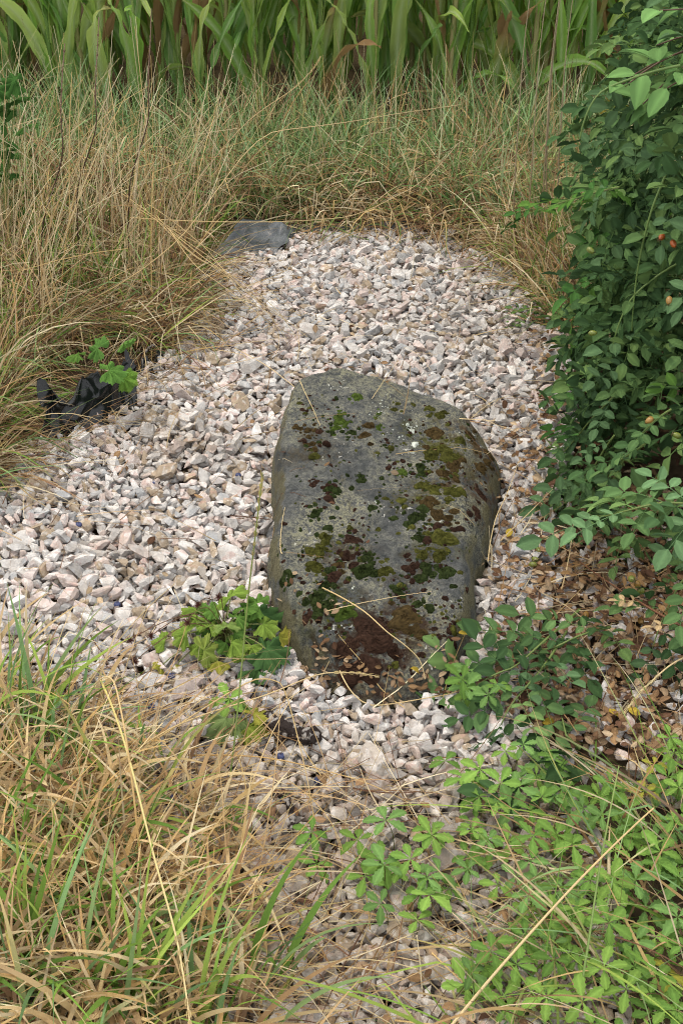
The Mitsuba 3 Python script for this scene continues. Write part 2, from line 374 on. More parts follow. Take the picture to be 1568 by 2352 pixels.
lc = np.vstack([r2.normal(m, sd, (k, 2)) for m, sd, k in (((760, 300), (40, 45), 60), ((925, 410), (30, 40), 40), ((945, 525), (25, 18), 30), ((490, 825), (12, 14), 14), ((405, 600), (14, 14), 10),
                                                            ((1120, 610), (14, 10), 10), ((830, 460), (60, 25), 25), ((720, 870), (30, 14), 10), ((595, 1370), (10, 12), 8))])
P = on_boulder(lc); N = b_normal(P); n = len(P)
V, f, CC = dome_batch(P, N, r2.lognormal(math.log(0.0024), 0.45, n), np.tile([[0.42, 0.45, 0.40]], (n, 1)), np.full(n, 0.35), nr=2, na=8, seed=8)
mb = Mb(); joined(mb, V, f, CC); mb.put('lichen', 'lichen', parent='boulder', kind='stuff', label='pale grey crusts of lichen on the boulder')

# ------------------------------------------------------------------ gravel
def stone_poly(r):
    k = r.integers(6, 10)
    nn = unit(r.normal(size=(k, 3))); nn = np.vstack([nn, [[0, 0, 1], [0, 0, -1], [1, .2, 0], [-1, -.1, 0], [0, 1, .1], [0, -1, 0]] + 0.45 * r.normal(size=(6, 3))]); nn = unit(nn)
    d = r.uniform(0.5, 1.0, len(nn))
    pts = HalfspaceIntersection(np.c_[nn, -d], np.zeros(3)).intersections
    pts = pts / np.abs(pts).max()
    m = trimesh.convex.convex_hull(pts)
    m.merge_vertices(digits_vertex=2)
    m = trimesh.convex.convex_hull(m.vertices)
    return m


rs = np.random.default_rng(31)
STONE = [stone_poly(rs) for _ in range(40)]
FINE = []
for m in STONE:
    s_ = m.subdivide(); v = np.array(s_.vertices); f_ = np.array(s_.faces)
    g = trimesh.Trimesh(v, f_, process=True)
    sm = trimesh.smoothing.filter_laplacian(g.copy(), lamb=0.25, iterations=1)
    v = np.array(sm.vertices); v = v * (1 + 0.05 * (meshkit.fbm(v * 3 + 9, 2, len(FINE)) - 0.5)[:, None] * 2)
    FINE.append(trimesh.Trimesh(v, sm.faces, process=False))

GRAVEL = poly([(-60, 1210), (60, 1060), (230, 960), (400, 830), (430, 720), (470, 630), (560, 612), (640, 602), (690, 560), (900, 548), (1020, 560), (1130, 610), (1200, 690), (1300, 790), (1330, 900), (1300, 1100),
               (1270, 1230), (1250, 1400), (1210, 1520), (1150, 1600), (1230, 1700), (1330, 1850), (1400, 2050), (1450, 2420), (-60, 2420)])
area = 7.0
Hs = H.copy()


def drop(n, path, size, r, limit=None):
    out = []
    P0 = rand_in(path, n * 5, r).reshape(n, 5, 2)
    for k in range(n):
        c = P0[k]
        ii = np.clip(((c[:, 0] - GX0) / GS).astype(int), 0, GNX - 1); jj = np.clip(((c[:, 1] - GY0) / GS).astype(int), 0, GNY - 1)
        lift = Hs[jj, ii] - H[jj, ii] + 9 * inside[jj, ii]
        b = np.argmin(lift)
        if lift[b] > 1:
            continue
        x, y = c[b]
        a = size * r.lognormal(0, 0.28); sc = np.array([a * r.uniform(1.0, 1.5), a * r.uniform(0.7, 1.05), a * r.uniform(0.5, 0.85)])
        w = int(0.85 * a / GS) + 1
        i0, j0 = ii[b], jj[b]
        if not (w < i0 < GNX - w - 1 and w < j0 < GNY - w - 1):
            continue
        win = Hs[j0 - w:j0 + w + 1, i0 - w:i0 + w + 1]
        gy_, gx_ = np.mgrid[-w:w + 1, -w:w + 1] * GS
        dd = (gx_ ** 2 + gy_ ** 2) / (0.8 * a) ** 2
        foot = dd < 1
        if inside[j0 - w:j0 + w + 1, i0 - w:i0 + w + 1][foot].mean() > 0.35:
            continue
        zb = np.percentile(win[foot], 62)
        if limit is not None and zb - H[j0, i0] > limit:
            continue
        hz = sc[2] * 0.72
        z = zb + hz * 0.72
        np.maximum(win, np.where(foot, z + hz * np.sqrt(np.clip(1 - dd, 0, 1)), -9), out=win)
        gyv = (np.percentile(Hs[j0:j0 + w + 1, i0 - w:i0 + w + 1], 50) - np.percentile(Hs[j0 - w:j0 + 1, i0 - w:i0 + w + 1], 50)) / max(w * GS, 1e-3)
        out.append((x, y, z, *sc, r.uniform(0, 6.283), r.normal(0, 0.45), r.normal(0, 0.45)))
    return np.array(out)


st = np.vstack([drop(16500, GRAVEL, 0.0120, rs, 0.020), drop(7500, GRAVEL, 0.0138, rs, 0.032)])
LIT = poly([(1100, 1080), (1240, 1150), (1620, 1150), (1620, 1900), (1250, 1750), (1080, 1620), (1120, 1300)])
st = np.vstack([st, drop(6500, GRAVEL, 0.0062, rs, 0.02)])
st = np.vstack([st, drop(420, LIT, 0.0145, rs, 0.03)])
H = np.maximum(H, gaussian_filter(Hs, 0.8) - 0.002)


def rot(yaw, tx, ty):
    cz, sz, cx_, sx_, cy_, sy_ = np.cos(yaw), np.sin(yaw), np.cos(tx), np.sin(tx), np.cos(ty), np.sin(ty)
    return np.array([[cz, -sz, 0], [sz, cz, 0], [0, 0, 1]]) @ np.array([[1, 0, 0], [0, cx_, -sx_], [0, sx_, cx_]]) @ np.array([[cy_, 0, sy_], [0, 1, 0], [-sy_, 0, cy_]])


ns = len(st); kind = rs.random(ns); tonev = rs.random(ns); var = rs.integers(0, len(STONE), ns)
few = np.argsort([len(m.faces) for m in STONE])[:8]; tiny = st[:, 3] < 0.011; var[tiny] = few[rs.integers(0, 8, int(tiny.sum()))]
px, py = to_px(st[:, :3])
top = st[:, 2] + 0.5 * st[:, 5] - Hs[np.clip(((st[:, 1] - GY0) / GS).astype(int), 0, GNY - 1), np.clip(((st[:, 0] - GX0) / GS).astype(int), 0, GNX - 1)]
show = (top > -0.006) & (px > 560) & (px < 1150) & (py > 1600) & (py < 2330)
big = (F * st[:, 3] / np.hypot(st[:, 1], EYE - st[:, 2])) * show
chosen = set(np.argsort(-big)[:300].tolist())
words = lambda k: 'whitish' if k < 0.40 else 'pale pink' if k < 0.68 else 'blue grey' if k < 0.85 else 'tan'
V_, F_, U_, off = [], [], [], 0
for k in range(ns):
    near = k in chosen or (not tiny[k] and py[k] > 1640 and top[k] > -0.002)
    m = (FINE if near else STONE)[var[k]]
    v = (np.array(m.vertices) * st[k, 3:6]) @ rot(*st[k, 6:9]).T + st[k, :3]
    uv = np.tile([[kind[k], tonev[k]]], (len(v), 1))
    if k in chosen:
        where = 'right below the boulder' if py[k] < 1800 else 'in the front patch of gravel' if py[k] < 2020 else 'among straw near the lower edge'
        put('gravel_stone', (v, np.array(m.faces)), 'stone', f'{words(kind[k])} angular gravel stone {where}', 'gravel stone', f'{words(kind[k])} gravel stones {where}', uv=uv)
    else:
        V_.append(v); F_.append(np.array(m.faces) + off); U_.append(uv); off += len(v)
put('gravel', (np.vstack(V_), np.vstack(F_)), 'stone', 'bed of pale pinkish white crushed stone around the boulder', 'gravel', kind='stuff', uv=np.vstack(U_))

# ------------------------------------------------------------------ blades and stalks
STRAW = np.array([(0.57, 0.45, 0.26), (0.46, 0.33, 0.18), (0.70, 0.61, 0.42), (0.41, 0.25, 0.12), (0.28, 0.17, 0.10), (0.58, 0.42, 0.19), (0.18, 0.10, 0.065), (0.64, 0.53, 0.34)])
GREEN = np.array([(0.16, 0.27, 0.05), (0.21, 0.34, 0.07), (0.11, 0.20, 0.04), (0.27, 0.37, 0.08), (0.16, 0.27, 0.11), (0.24, 0.35, 0.14)])
GRAYG = np.array([(0.22, 0.35, 0.15), (0.31, 0.45, 0.23), (0.15, 0.26, 0.09), (0.30, 0.39, 0.15), (0.13, 0.25, 0.08), (0.38, 0.49, 0.27)])
YELLOW = np.array([(0.60, 0.46, 0.24), (0.68, 0.56, 0.33), (0.58, 0.39, 0.16), (0.72, 0.62, 0.42), (0.42, 0.27, 0.14), (0.26, 0.16, 0.10), (0.54, 0.38, 0.20)])


def pick(pal, n, r, j=0.15):
    return pal[r.integers(0, len(pal), n)] * (1 + j * r.normal(size=(n, 1)))


def blades(mb, xy, L, W, az, th0, bend, col, tipcol, r, seg=6, hz=None, clampz=True, kink=0.0, profile='blade', drift=0.25):
    """Vectorised ribbons: start at xy on the ground, tilt th0 from upright, bending by 'bend' over the length towards azimuth az."""
    n = len(xy)
    p = np.zeros((n, 3)); p[:, :2] = xy; p[:, 2] = (gh(xy[:, 0], xy[:, 1]) - 0.01) if hz is None else hz
    L, W, az, th0, bend = (np.broadcast_to(np.asarray(a, float), (n,)) for a in (L, W, az, th0, bend))
    side0 = np.stack([-np.sin(az), np.cos(az), 0 * az], -1); roll = r.normal(0, 0.7, n)
    kt = r.uniform(0.3, 0.8, n); ka = np.where(r.random(n) < kink, r.uniform(0.5, 1.6, n), 0)
    dz = r.normal(0, drift, n)
    pts, wid, sid = [], [], []
    for k in range(seg + 1):
        s = k / seg
        th = th0 + bend * s ** 1.4 + ka * (s > kt)
        a = az + dz * s
        d = np.stack([np.sin(th) * np.cos(a), np.sin(th) * np.sin(a), np.cos(th)], -1)
        if k:
            p = p + d * (L / seg)[:, None]
            if clampz:
                p[:, 2] = np.maximum(p[:, 2], gh(p[:, 0], p[:, 1]) + 0.004)
        sd = np.stack([-np.sin(a), np.cos(a), 0 * a], -1)
        up = np.cross(d, sd)
        sd = sd * np.cos(roll)[:, None] + up * np.sin(roll)[:, None]
        w = W * (min(1, 0.55 + 1.4 * s) * (1 - s ** 2.2) + 0.04) if profile == 'blade' else W * (1 - 0.55 * s)
        pts.append(p.copy()); sid.append(sd); wid.append(w)
    pts, sid, wid = np.stack(pts, 1), np.stack(sid, 1), np.stack(wid, 1)
    V = np.stack([pts - sid * wid[..., None] / 2, pts + sid * wid[..., None] / 2], 2).reshape(n, -1, 3)
    a = np.arange(seg) * 2
    f = np.vstack([np.stack([a, a + 1, a + 3], 1), np.stack([a, a + 3, a + 2], 1)])
    t = (np.linspace(0, 1, seg + 1) ** 1.5)[None, :, None]
    C = np.repeat(col[:, None] * (1 - t) + tipcol[:, None] * t, 2, 1)
    joined(mb, V, f, C)
    return pts


def tube(pts, rad, sides=5):
    pts = np.asarray(pts, float); rad = np.broadcast_to(rad, (len(pts),))
    t = unit(np.gradient(pts, axis=0)); ref = np.array([0.3, 0.9, 0.25])
    x = unit(np.cross(t, ref)); y = np.cross(t, x)
    a = np.linspace(0, 2 * np.pi, sides, endpoint=False)
    v = pts[:, None] + rad[:, None, None] * (np.cos(a)[None, :, None] * x[:, None] + np.sin(a)[None, :, None] * y[:, None])
    m = len(pts); i, j = np.meshgrid(np.arange(sides), np.arange(m - 1)); q0, q1 = (j * sides + i).ravel(), (j * sides + (i + 1) % sides).ravel()
    f = np.vstack([np.stack([q0, q1, q1 + sides], 1), np.stack([q0, q1 + sides, q0 + sides], 1)])
    v = np.vstack([v.reshape(-1, 3), pts[:1], pts[-1:]]); c0, c1 = m * sides, m * sides + 1; k = np.arange(sides)
    f = np.vstack([f, np.stack([k * 0 + c0, (k + 1) % sides, k], 1), np.stack([k * 0 + c1, k + (m - 1) * sides, (k + 1) % sides + (m - 1) * sides], 1)])
    return v, f


def curve(ctrl, n=14):
    """Smooth polyline through the control points."""
    c = np.asarray(ctrl, float); t = np.linspace(0, len(c) - 1, n)
    from scipy.interpolate import PchipInterpolator
    return PchipInterpolator(np.arange(len(c)), c)(t)


U = rng.uniform
# --- grass behind the gravel, up to the maize
rg = np.random.default_rng(101)
BACK = MPath([(-1.9, 4.25), (-0.9, 4.22), (0.2, 4.25), (0.75, 4.0), (1.0, 3.7), (1.9, 3.8), (2.2, 5.05), (-2.2, 5.05)])
mb = Mb()
n = 15000; xy = rand_in(BACK, n, rg)
g = meshkit.fbm(np.c_[xy * 2.2, 0 * xy[:, 0]], 3, 2); isg = rg.random(n) < np.clip(0.88 + 0.9 * (g - 0.5), 0.2, 0.97)
col = np.where(isg[:, None], pick(GRAYG, n, rg), pick(STRAW, n, rg)); tip = np.where((isg & (rg.random(n) < 0.8))[:, None], col * 1.15, pick(STRAW, n, rg) * 1.05)
ex = np.clip((xy[:, 1] - 4.2) / 1.3, 0, 1)
blades(mb, xy, rg.uniform(0.12, 0.36, n) * (0.7 + 0.7 * meshkit.fbm(np.c_[xy * 4, 0 * xy[:, 0]], 2, 77)), rg.uniform(0.0035, 0.009, n), rg.uniform(0, 6.28, n), np.abs(rg.normal(0.25, 0.40, n)), rg.uniform(0.0, 1.7, n), col, tip, rg, seg=5)
n = 500; xy = rand_in(BACK, n, rg)
blades(mb, xy, rg.uniform(0.26, 0.48, n), rg.uniform(0.0022, 0.004, n), rg.uniform(0, 6.28, n), np.abs(rg.normal(0.0, 0.2, n)), rg.uniform(0, 0.6, n), pick(STRAW, n, rg), pick(STRAW[[0, 2, 2, 5]], n, rg), rg, seg=5, profile='stalk')
n = 800; xy = rand_in(MPath([(-2.0, 4.7), (2.2, 4.5), (2.2, 5.15), (-2.0, 5.15)]), n, rg); c = np.where((rg.random(n) < 0.55)[:, None], pick(GRAYG, n, rg), pick(STRAW, n, rg) * 1.15)
blades(mb, xy, rg.uniform(0.22, 0.44, n) * np.where(xy[:, 0] > -0.4, 1.0, 0.75), rg.uniform(0.004, 0.008, n), rg.uniform(0, 6.28, n), np.abs(rg.normal(0.08, 0.16, n)), rg.uniform(0, 0.9, n), c, np.clip(c * 1.2, 0, 0.8), rg, seg=6)
mb.put('tall_grass', 'blade', label='tall mixed green and straw coloured grass between the gravel and the maize', category='grass', kind='stuff')
# --- flattened straw at the back edge of the gravel
mb = Mb(); n = 5200
EDGE = MPath([(-1.1, 4.3), (-0.25, 4.3), (-0.15, 4.05), (0.2, 4.02), (0.7, 3.85), (0.95, 3.6), (1.2, 4.2), (0.7, 4.55), (-1.1, 4.6)])
xy = rand_in(EDGE, n, rg)
c = pick(STRAW, n, rg) * np.where(rg.random(n) < 0.3, 0.6, 1)[:, None]
c[rg.random(n) < 0.14] = (0.16, 0.24, 0.07)
blades(mb, xy, rg.uniform(0.10, 0.34, n), rg.uniform(0.0025, 0.006, n), rg.normal(-1.57, 1.1, n), rg.uniform(0.5, 1.5, n), rg.uniform(0.2, 1.6, n), c, c * 1.08, rg, seg=5, kink=0.4, hz=gh(xy[:, 0], xy[:, 1]) + rg.uniform(0, 0.12, n) * np.clip((xy[:, 1] - 3.9) / 0.3, 0, 1))
SIDE = poly([(1120, 610), (1190, 560), (1400, 560), (1400, 800), (1290, 800), (1210, 700)]); n = 1300; xy = rand_in(SIDE, n, rg); c = pick(STRAW, n, rg); gr = rg.random(n) < 0.25; c[gr] = pick(GREEN, int(gr.sum()), rg)
blades(mb, xy, rg.uniform(0.10, 0.40, n), rg.uniform(0.0025, 0.005, n), rg.normal(3.1, 1.3, n), np.abs(rg.normal(0.2, 0.5, n)), rg.uniform(0.1, 1.9, n), c, c * 1.08, rg, seg=5, kink=0.2)
mb.put('straw', 'blade', label='collapsed brown straw hanging over the back edge of the gravel', category='straw', kind='stuff')
# --- tall dry grass at the left
mb = Mb()
LEFT = poly([(-500, 560), (500, 520), (480, 620), (410, 700), (370, 760), (230, 770), (120, 840), (40, 930), (-30, 1120), (-500, 1200)])
n = 12500; xy = rand_in(LEFT, n, rg)
isg = rg.random(n) < np.clip(0.42 + 1.4 * (meshkit.fbm(np.c_[xy * 2.5, 0 * xy[:, 0]], 2, 15) - 0.5), 0.1, 0.8)
c = np.where(isg[:, None], pick(GREEN, n, rg), pick(STRAW, n, rg)) * np.where(rg.random(n) < 0.30, 0.50, 1)[:, None]
blades(mb, xy, rg.uniform(0.12, 0.40, n), rg.uniform(0.003, 0.0065, n), rg.uniform(0, 6.28, n), np.where(rg.random(n) < 0.62, rg.uniform(0.5, 1.5, n), np.abs(rg.normal(0.2, 0.45, n))), rg.uniform(0.1, 2.2, n), c, c * rg.uniform(0.9, 1.15, (n, 1)), rg, seg=6, kink=0.25)
SK = poly([(415, 590), (445, 640), (455, 700), (430, 790), (400, 840), (340, 850), (250, 780), (110, 830), (30, 930), (20, 1080), (-20, 1180), (-120, 1220), (-60, 1000), (100, 790), (250, 720), (400, 690), (470, 590)]); n = 2600; xy = rand_in(SK, n, rg)
c = pick(STRAW, n, rg) * np.where(rg.random(n) < 0.45, 0.55, 1)[:, None]; gr = rg.random(n) < 0.14; c[gr] = pick(GREEN, int(gr.sum()), rg)
blades(mb, xy, rg.uniform(0.06, 0.30, n), rg.uniform(0.002, 0.005, n), rg.normal(-0.5, 1.3, n), rg.uniform(0.7, 1.5, n), rg.uniform(0.1, 1.2, n), c, c * 1.05, rg, seg=6, kink=0.35, hz=gh(xy[:, 0], xy[:, 1]) + rg.uniform(0, 0.07, n))
n = 900; xy = rand_in(LEFT, n, rg)
blades(mb, xy, rg.uniform(0.30, 0.75, n), rg.uniform(0.002, 0.0042, n), rg.normal(0.1, 1.2, n), np.abs(rg.normal(0.1, 0.25, n)), rg.uniform(0, 0.9, n), pick(STRAW, n, rg), pick(STRAW[[0, 2, 2, 5]], n, rg), rg, seg=6, profile='stalk', kink=0.1)
mb.put('dry_grass', 'blade', label='tall dry brown grass in a thick mass left of the gravel', category='grass', kind='stuff')
# --- foreground left grass
mb = Mb()
FL = poly([(-150, 1560), (130, 1600), (330, 1720), (520, 1900), (600, 2150), (640, 2480), (-150, 2480)])
FL2 = poly([(-150, 1750), (120, 1800), (280, 1950), (420, 2200), (430, 2480), (-150, 2480)])
xy = np.vstack([rand_in(FL, 1050, rg), rand_in(FL2, 1700, rg)]); n = len(xy)
isg = rg.random(n) < 0.28
c = np.where(isg[:, None], pick(GREEN, n, rg), pick(YELLOW, n, rg)); tip = np.where((isg & (rg.random(n) < 0.7))[:, None], c * 1.1, pick(YELLOW, n, rg))
blades(mb, xy, rg.uniform(0.08, 0.27, n), rg.uniform(0.0035, 0.010, n), rg.uniform(0, 6.28, n), rg.uniform(0.15, 1.2, n), rg.uniform(0.4, 1.7, n), c, tip, rg, seg=9, kink=0.12)
n = 520; xy = rand_in(FL, n, rg); c = pick(YELLOW, n, rg)
blades(mb, xy, rg.uniform(0.12, 0.34, n), rg.uniform(0.0016, 0.003, n), rg.normal(0.3, 0.8, n), rg.uniform(0.5, 1.5, n), rg.uniform(0, 0.8, n), c, c * 1.1, rg, seg=7, profile='stalk', kink=0.2)
for q_, (cx_, cy_, k_) in enumerate(((40, 1700, 14), (130, 1740, 14), (60, 2270, 20), (250, 2340, 20), (480, 2350, 12), (620, 2280, 6))):
    c0 = at(cx_, cy_, 0)[:2]; xy = c0 + rg.normal(0, 0.025, (k_, 2)); c = pick(GREEN, k_, rg)
    blades(mb, xy, rg.uniform(0.14, 0.32, k_), rg.uniform(0.006, 0.0125, k_), rg.normal(0.6, 1.0, k_), rg.uniform(0.05, 0.6, k_), rg.uniform(0.3, 1.4, k_), c, c * 1.2, rg, seg=10)
mb.put('foreground_grass', 'blade', label='tangled straw and green grass in the lower left corner', category='grass', kind='stuff')
# --- foreground right grass
mb = Mb()
FR = poly([(1330, 1850), (1480, 1780), (1750, 1800), (1750, 2480), (1000, 2480), (1150, 2250), (1300, 2150)])
n = 330; xy = rand_in(FR, n, rg); isg = rg.random(n) < 0.55
c = np.where(isg[:, None], pick(GREEN, n, rg) * 1.1, pick(STRAW, n, rg)); tip = np.where((isg & (rg.random(n) < 0.6))[:, None], c * 1.1, pick(STRAW, n, rg))
blades(mb, xy, rg.uniform(0.12, 0.36, n), rg.uniform(0.002, 0.006, n), rg.normal(2.9, 0.9, n), rg.uniform(0.6, 1.35, n), rg.uniform(0.2, 1.0, n), c, tip, rg, seg=9, kink=0.1)
mb.put('verge_grass', 'blade', label='green and yellow grass lying leftward in the lower right corner', category='grass', kind='stuff')
# --- loose straws lying on the gravel
mb = Mb()
ALL = poly([(0, 1080), (420, 800), (500, 600), (1100, 600), (1300, 850), (1260, 1500), (1300, 1900), (1200, 2400), (400, 2400), (0, 1700)])
LOW = poly([(0, 1620), (500, 1640), (1000, 1900), (1300, 2100), (1200, 2420), (200, 2420)])
xy = np.vstack([rand_in(ALL, 420, rg), rand_in(LOW, 620, rg), rand_in(poly([(380, 650), (520, 560), (620, 760), (460, 900), (200, 1050), (0, 1200), (0, 1080)]), 500, rg), rand_in(LIT, 260, rg)]); n = len(xy)
keep_ = b_s(xy[:, 0], xy[:, 1])[0] > 1.02; xy = xy[keep_ | (rg.random(n) < 0.12)]; n = len(xy)
c = pick(STRAW, n, rg) * rg.uniform(0.6, 1.1, (n, 1))
blades(mb, xy, rg.uniform(0.05, 0.24, n), rg.uniform(0.0012, 0.0028, n), rg.normal(0.4, 1.2, n), rg.uniform(1.2, 1.6, n), rg.uniform(-0.1, 0.5, n), c, c, rg, seg=6, profile='stalk', hz=gh(xy[:, 0], xy[:, 1]) + rg.uniform(0.002, 0.02, n), kink=0.1)
mb.put('loose_straw', 'blade', label='thin loose straws scattered over the gravel', category='straw', kind='stuff')

# ------------------------------------------------------------------ leaves
def leaf_geo(L=1.0, W=0.5, segs=8, fold=0.25, droop=0.3, teeth=0.0, peak=0.45, twist=0.0, rib=True):
    """One leaf along +y, face up +z: vertices, faces, colour factor (paler midrib)."""
    s = np.linspace(0, 1, segs + 1)
    w = W / 2 * np.sin(np.pi * s ** (math.log(0.5) / math.log(peak))) ** 0.75
    w = w * (1 + teeth * np.where(np.arange(segs + 1) % 2 == 1, 1, -1)); w[0] = w[-1] = W * 0.01
    y = L * s; z = -droop * L * s ** 2
    cols = []
    for q in (-1, -0.5, 0, 0.5, 1):
        cols.append(np.stack([q * w, y + (0.04 * L * abs(q) if teeth else 0), z + abs(q) * w * fold + twist * q * w * s], -1))
    v = np.stack(cols, 1).reshape(-1, 3)
    a = (np.arange(segs)[:, None] * 5 + np.arange(4)).ravel()
    f = np.vstack([np.stack([a, a + 1, a + 6], 1), np.stack([a, a + 6, a + 5], 1)])
    k = np.tile([1.0, 0.95, 1.25 if rib else 1, 0.95, 1.0], segs + 1)
    return v, f, k


def xform(v, yaw=0.0, pos=(0, 0, 0), pitch=0.0, roll=0.0, sc=1.0):
    v = v * sc
    c, s_ = math.cos(roll), math.sin(roll); v = v @ np.array([[c, 0, -s_], [0, 1, 0], [s_, 0, c]])
    c, s_ = math.cos(pitch), math.sin(pitch); v = v @ np.array([[1, 0, 0], [0, c, s_], [0, -s_, c]])
    c, s_ = math.cos(yaw), math.sin(yaw); v = v @ np.array([[c, s_, 0], [-s_, c, 0], [0, 0, 1]])
    return v + np.asarray(pos)


def merge(parts):
    V, F2, K, o2 = [], [], [], 0
    for v, f, k in parts:
        V.append(v); F2.append(np.asarray(f) + o2); K.append(k); o2 += len(v)
    return np.vstack(V), np.vstack(F2), np.concatenate(K)


def pinnate(r, pairs=3, size=0.040):
    """A rose leaf: rachis along +y with leaflets in pairs and one at the tip."""
    Lr = size * (0.55 + 0.72 * pairs); parts = []
    curve_ = lambda t: np.array([0, Lr * t, -0.22 * Lr * t * t])
    rv, rf = tube([curve_(t) for t in np.linspace(0, 1, 5)], 0.0008, 3); parts.append((rv, rf, np.full(len(rv), 1.3)))
    for k in range(pairs):
        t = (k + 0.75) / (pairs + 0.35); sc = size * (0.72 + 0.28 * t) * r.uniform(0.88, 1.1)
        for sg in (-1, 1):
            v, f, kk = leaf_geo(1, 0.60, 4, r.uniform(0.10, 0.65), r.uniform(0, 0.25), 0.05, 0.48)
            parts.append((xform(v, sg * -r.uniform(0.95, 1.25), curve_(t), r.normal(-0.05, 0.2), r.normal(0, 0.25), sc), f, kk * r.uniform(0.85, 1.15)))
    v, f, kk = leaf_geo(1, 0.62, 4, r.uniform(0.10, 0.6), r.uniform(0, 0.25), 0.05, 0.48)
    parts.append((xform(v, r.normal(0, 0.15), curve_(1.0), r.normal(-0.15, 0.2), r.normal(0, 0.2), size * r.uniform(1, 1.2)), f, kk))
    return merge(parts)


def frames(fwd, up):
    y = unit(fwd); x = unit(np.cross(y, up)); z = np.cross(x, y)
    return np.stack([x, y, z], 1)          # rows: local axes


def place_leaf(tpl, pos, fwd, up, sc=1.0):
    M = frames(np.asarray(fwd, float)[None], np.asarray(up, float)[None])[0]
    return (tpl[0] * sc) @ M + pos


rl = np.random.default_rng(55)
ROSE = [pinnate(rl, p) for p in (2, 3, 3, 3, 2, 3, 3, 2)]
ROSEG = np.array([(0.080, 0.146, 0.054), (0.098, 0.172, 0.062), (0.056, 0.110, 0.042), (0.130, 0.214, 0.072), (0.088, 0.158, 0.072), (0.048, 0.094, 0.038)])
LIME = np.array([(0.10, 0.22, 0.045), (0.12, 0.24, 0.05), (0.08, 0.19, 0.05)])
STEMG = (0.12, 0.19, 0.05)

# --- dog rose bush at the right
ELL = [((1.40, 3.12, 0.45), (0.72, 1.0, 0.80)), ((1.00, 2.70, 0.28), (0.42, 0.42, 0.40)), ((1.22, 2.75, 0.62), (0.58, 0.55, 0.50)), ((0.90, 2.34, 0.13), (0.40, 0.28, 0.27))]


HOLES = [(np.array(c), r_) for c, r_ in (((0.62, 2.33, 0.22), 0.15), ((0.70, 2.62, 0.62), 0.10), ((0.74, 2.42, 0.08), 0.16))]      # gaps where old canes show


def shell(n, r):
    out, nor = [], []
    while len(out) < n:
        k = r.choice(4, p=[0.50, 0.20, 0.19, 0.11]); c, ra = np.array(ELL[k][0]), np.array(ELL[k][1])
        d = unit(r.normal(size=3)); depth = 1 - abs(r.normal(0, 0.10))
        depth *= 0.90 + 0.22 * float(meshkit.noise((d * 3.1 + k * 7)[None], 8)[0])
        p = c + d * ra * depth
        if p[2] < 0.03 or p[0] > 1.75 or any(np.sum((p - h_[0]) ** 2) < h_[1] ** 2 for h_ in HOLES):
            continue
        if any(np.sum(((p - np.array(c2)) / np.array(r2_)) ** 2) < 0.62 for j_, (c2, r2_) in enumerate(ELL) if j_ != k):
            continue
        out.append(p); nor.append(unit(d / ra))
    return np.array(out), np.array(nor)


n = 2900
P, N = shell(n, rl)
fw = unit(N * 0.55 + rl.normal(0, 0.55, (n, 3)) + [0, 0, -0.35]); up = unit(N * 0.8 + [0, 0, 0.75] + rl.normal(0, 0.35, (n, 3)))
colr = pick(ROSEG, n, rl, 0.12); lime = rl.random(n) < 0.02; colr[lime] = pick(LIME, int(lime.sum()), rl); yel = rl.random(n) < 0.005; colr[yel] = (0.30, 0.26, 0.05)
scl = rl.uniform(0.8, 1.2, n); tv = rl.integers(0, len(ROSE), n)
qx, qy = to_px(P); vis = (qx > 1150) & (qx < 1600) & (qy > -20) & (qy < 1700)
facing = ((np.array([0, 0, EYE]) - P) * N).sum(1) > 0
score = np.where(vis & facing, 1 / np.linalg.norm(P - [0, 0, EYE], axis=1), 0); best = set(np.argsort(-score)[:290].tolist())
rest = Mb()
for k in range(n):
    t_ = ROSE[tv[k]]; v = place_leaf(t_, P[k], fw[k], up[k], scl[k]); cc = colr[k][None] * t_[2][:, None]
    if k in best:
        Mb().add(v, t_[1], cc).put('leaf', 'wet_leaf_skin', parent='rose_bush', label='yellowing leaf of the rose bush' if yel[k] else 'light green young leaf of the rose bush' if lime[k] else None)
    else:
        rest.add(v, t_[1], cc)
rest.put('foliage', 'wet_leaf_skin', parent='rose_bush', kind='stuff')
tag('rose_bush', 'dense dark green rose bush with orange and green hips along the right side', 'rose bush')
base = np.array([[1.2, 3.1, 0], [0.95, 2.75, 0], [1.1, 2.5, 0], [1.3, 2.8, 0]])
tips, tn = shell(46, rl)
for k in range(46):
    b = base[rl.integers(0, 4)] + np.r_[rl.normal(0, 0.08, 2), 0]
    e = tips[k] + tn[k] * 0.03
    mid = (b + e) / 2 + [0, 0, 0.22 + 0.1 * rl.random()]
    c_ = curve([b, b * 0.6 + mid * 0.4 + [0, 0, 0.1], mid, e], 12); v, f = tube(c_, np.linspace(0.0055, 0.0018, 12), 5)
    Mb().add(v, f, np.array(STEMG) * rl.uniform(0.7, 1.3) if rl.random() < 0.7 else (0.10, 0.05, 0.03)).put('cane', 'stem_skin', parent='rose_bush')
# outer arching canes seen against the foliage
for ctrl in ([(1560, 330, .86), (1520, 420, .80), (1490, 500, .66), (1460, 640, .52), (1450, 760, .40)], [(1560, 150, 1.0), (1450, 180, .86), (1370, 220, .74), (1330, 320, .62)], [(1568, 600, .55), (1500, 640, .52), (1440, 700, .45), (1405, 800, .36)]):
    h = np.array(ctrl); d_ = np.linspace(2.55, 2.5, len(h)); ray = at(h[:, 0], h[:, 1], h[:, 2] * 0 + 0.0) - [0, 0, EYE]; c_ = [0, 0, EYE] + ray / ray[:, 1:2] * d_[:, None]
    v, f = tube(curve(c_, 14), np.linspace(0.0032, 0.0015, 14), 6); Mb().add(v, f, (0.12, 0.19, 0.05)).put('cane', 'stem_skin', parent='rose_bush')


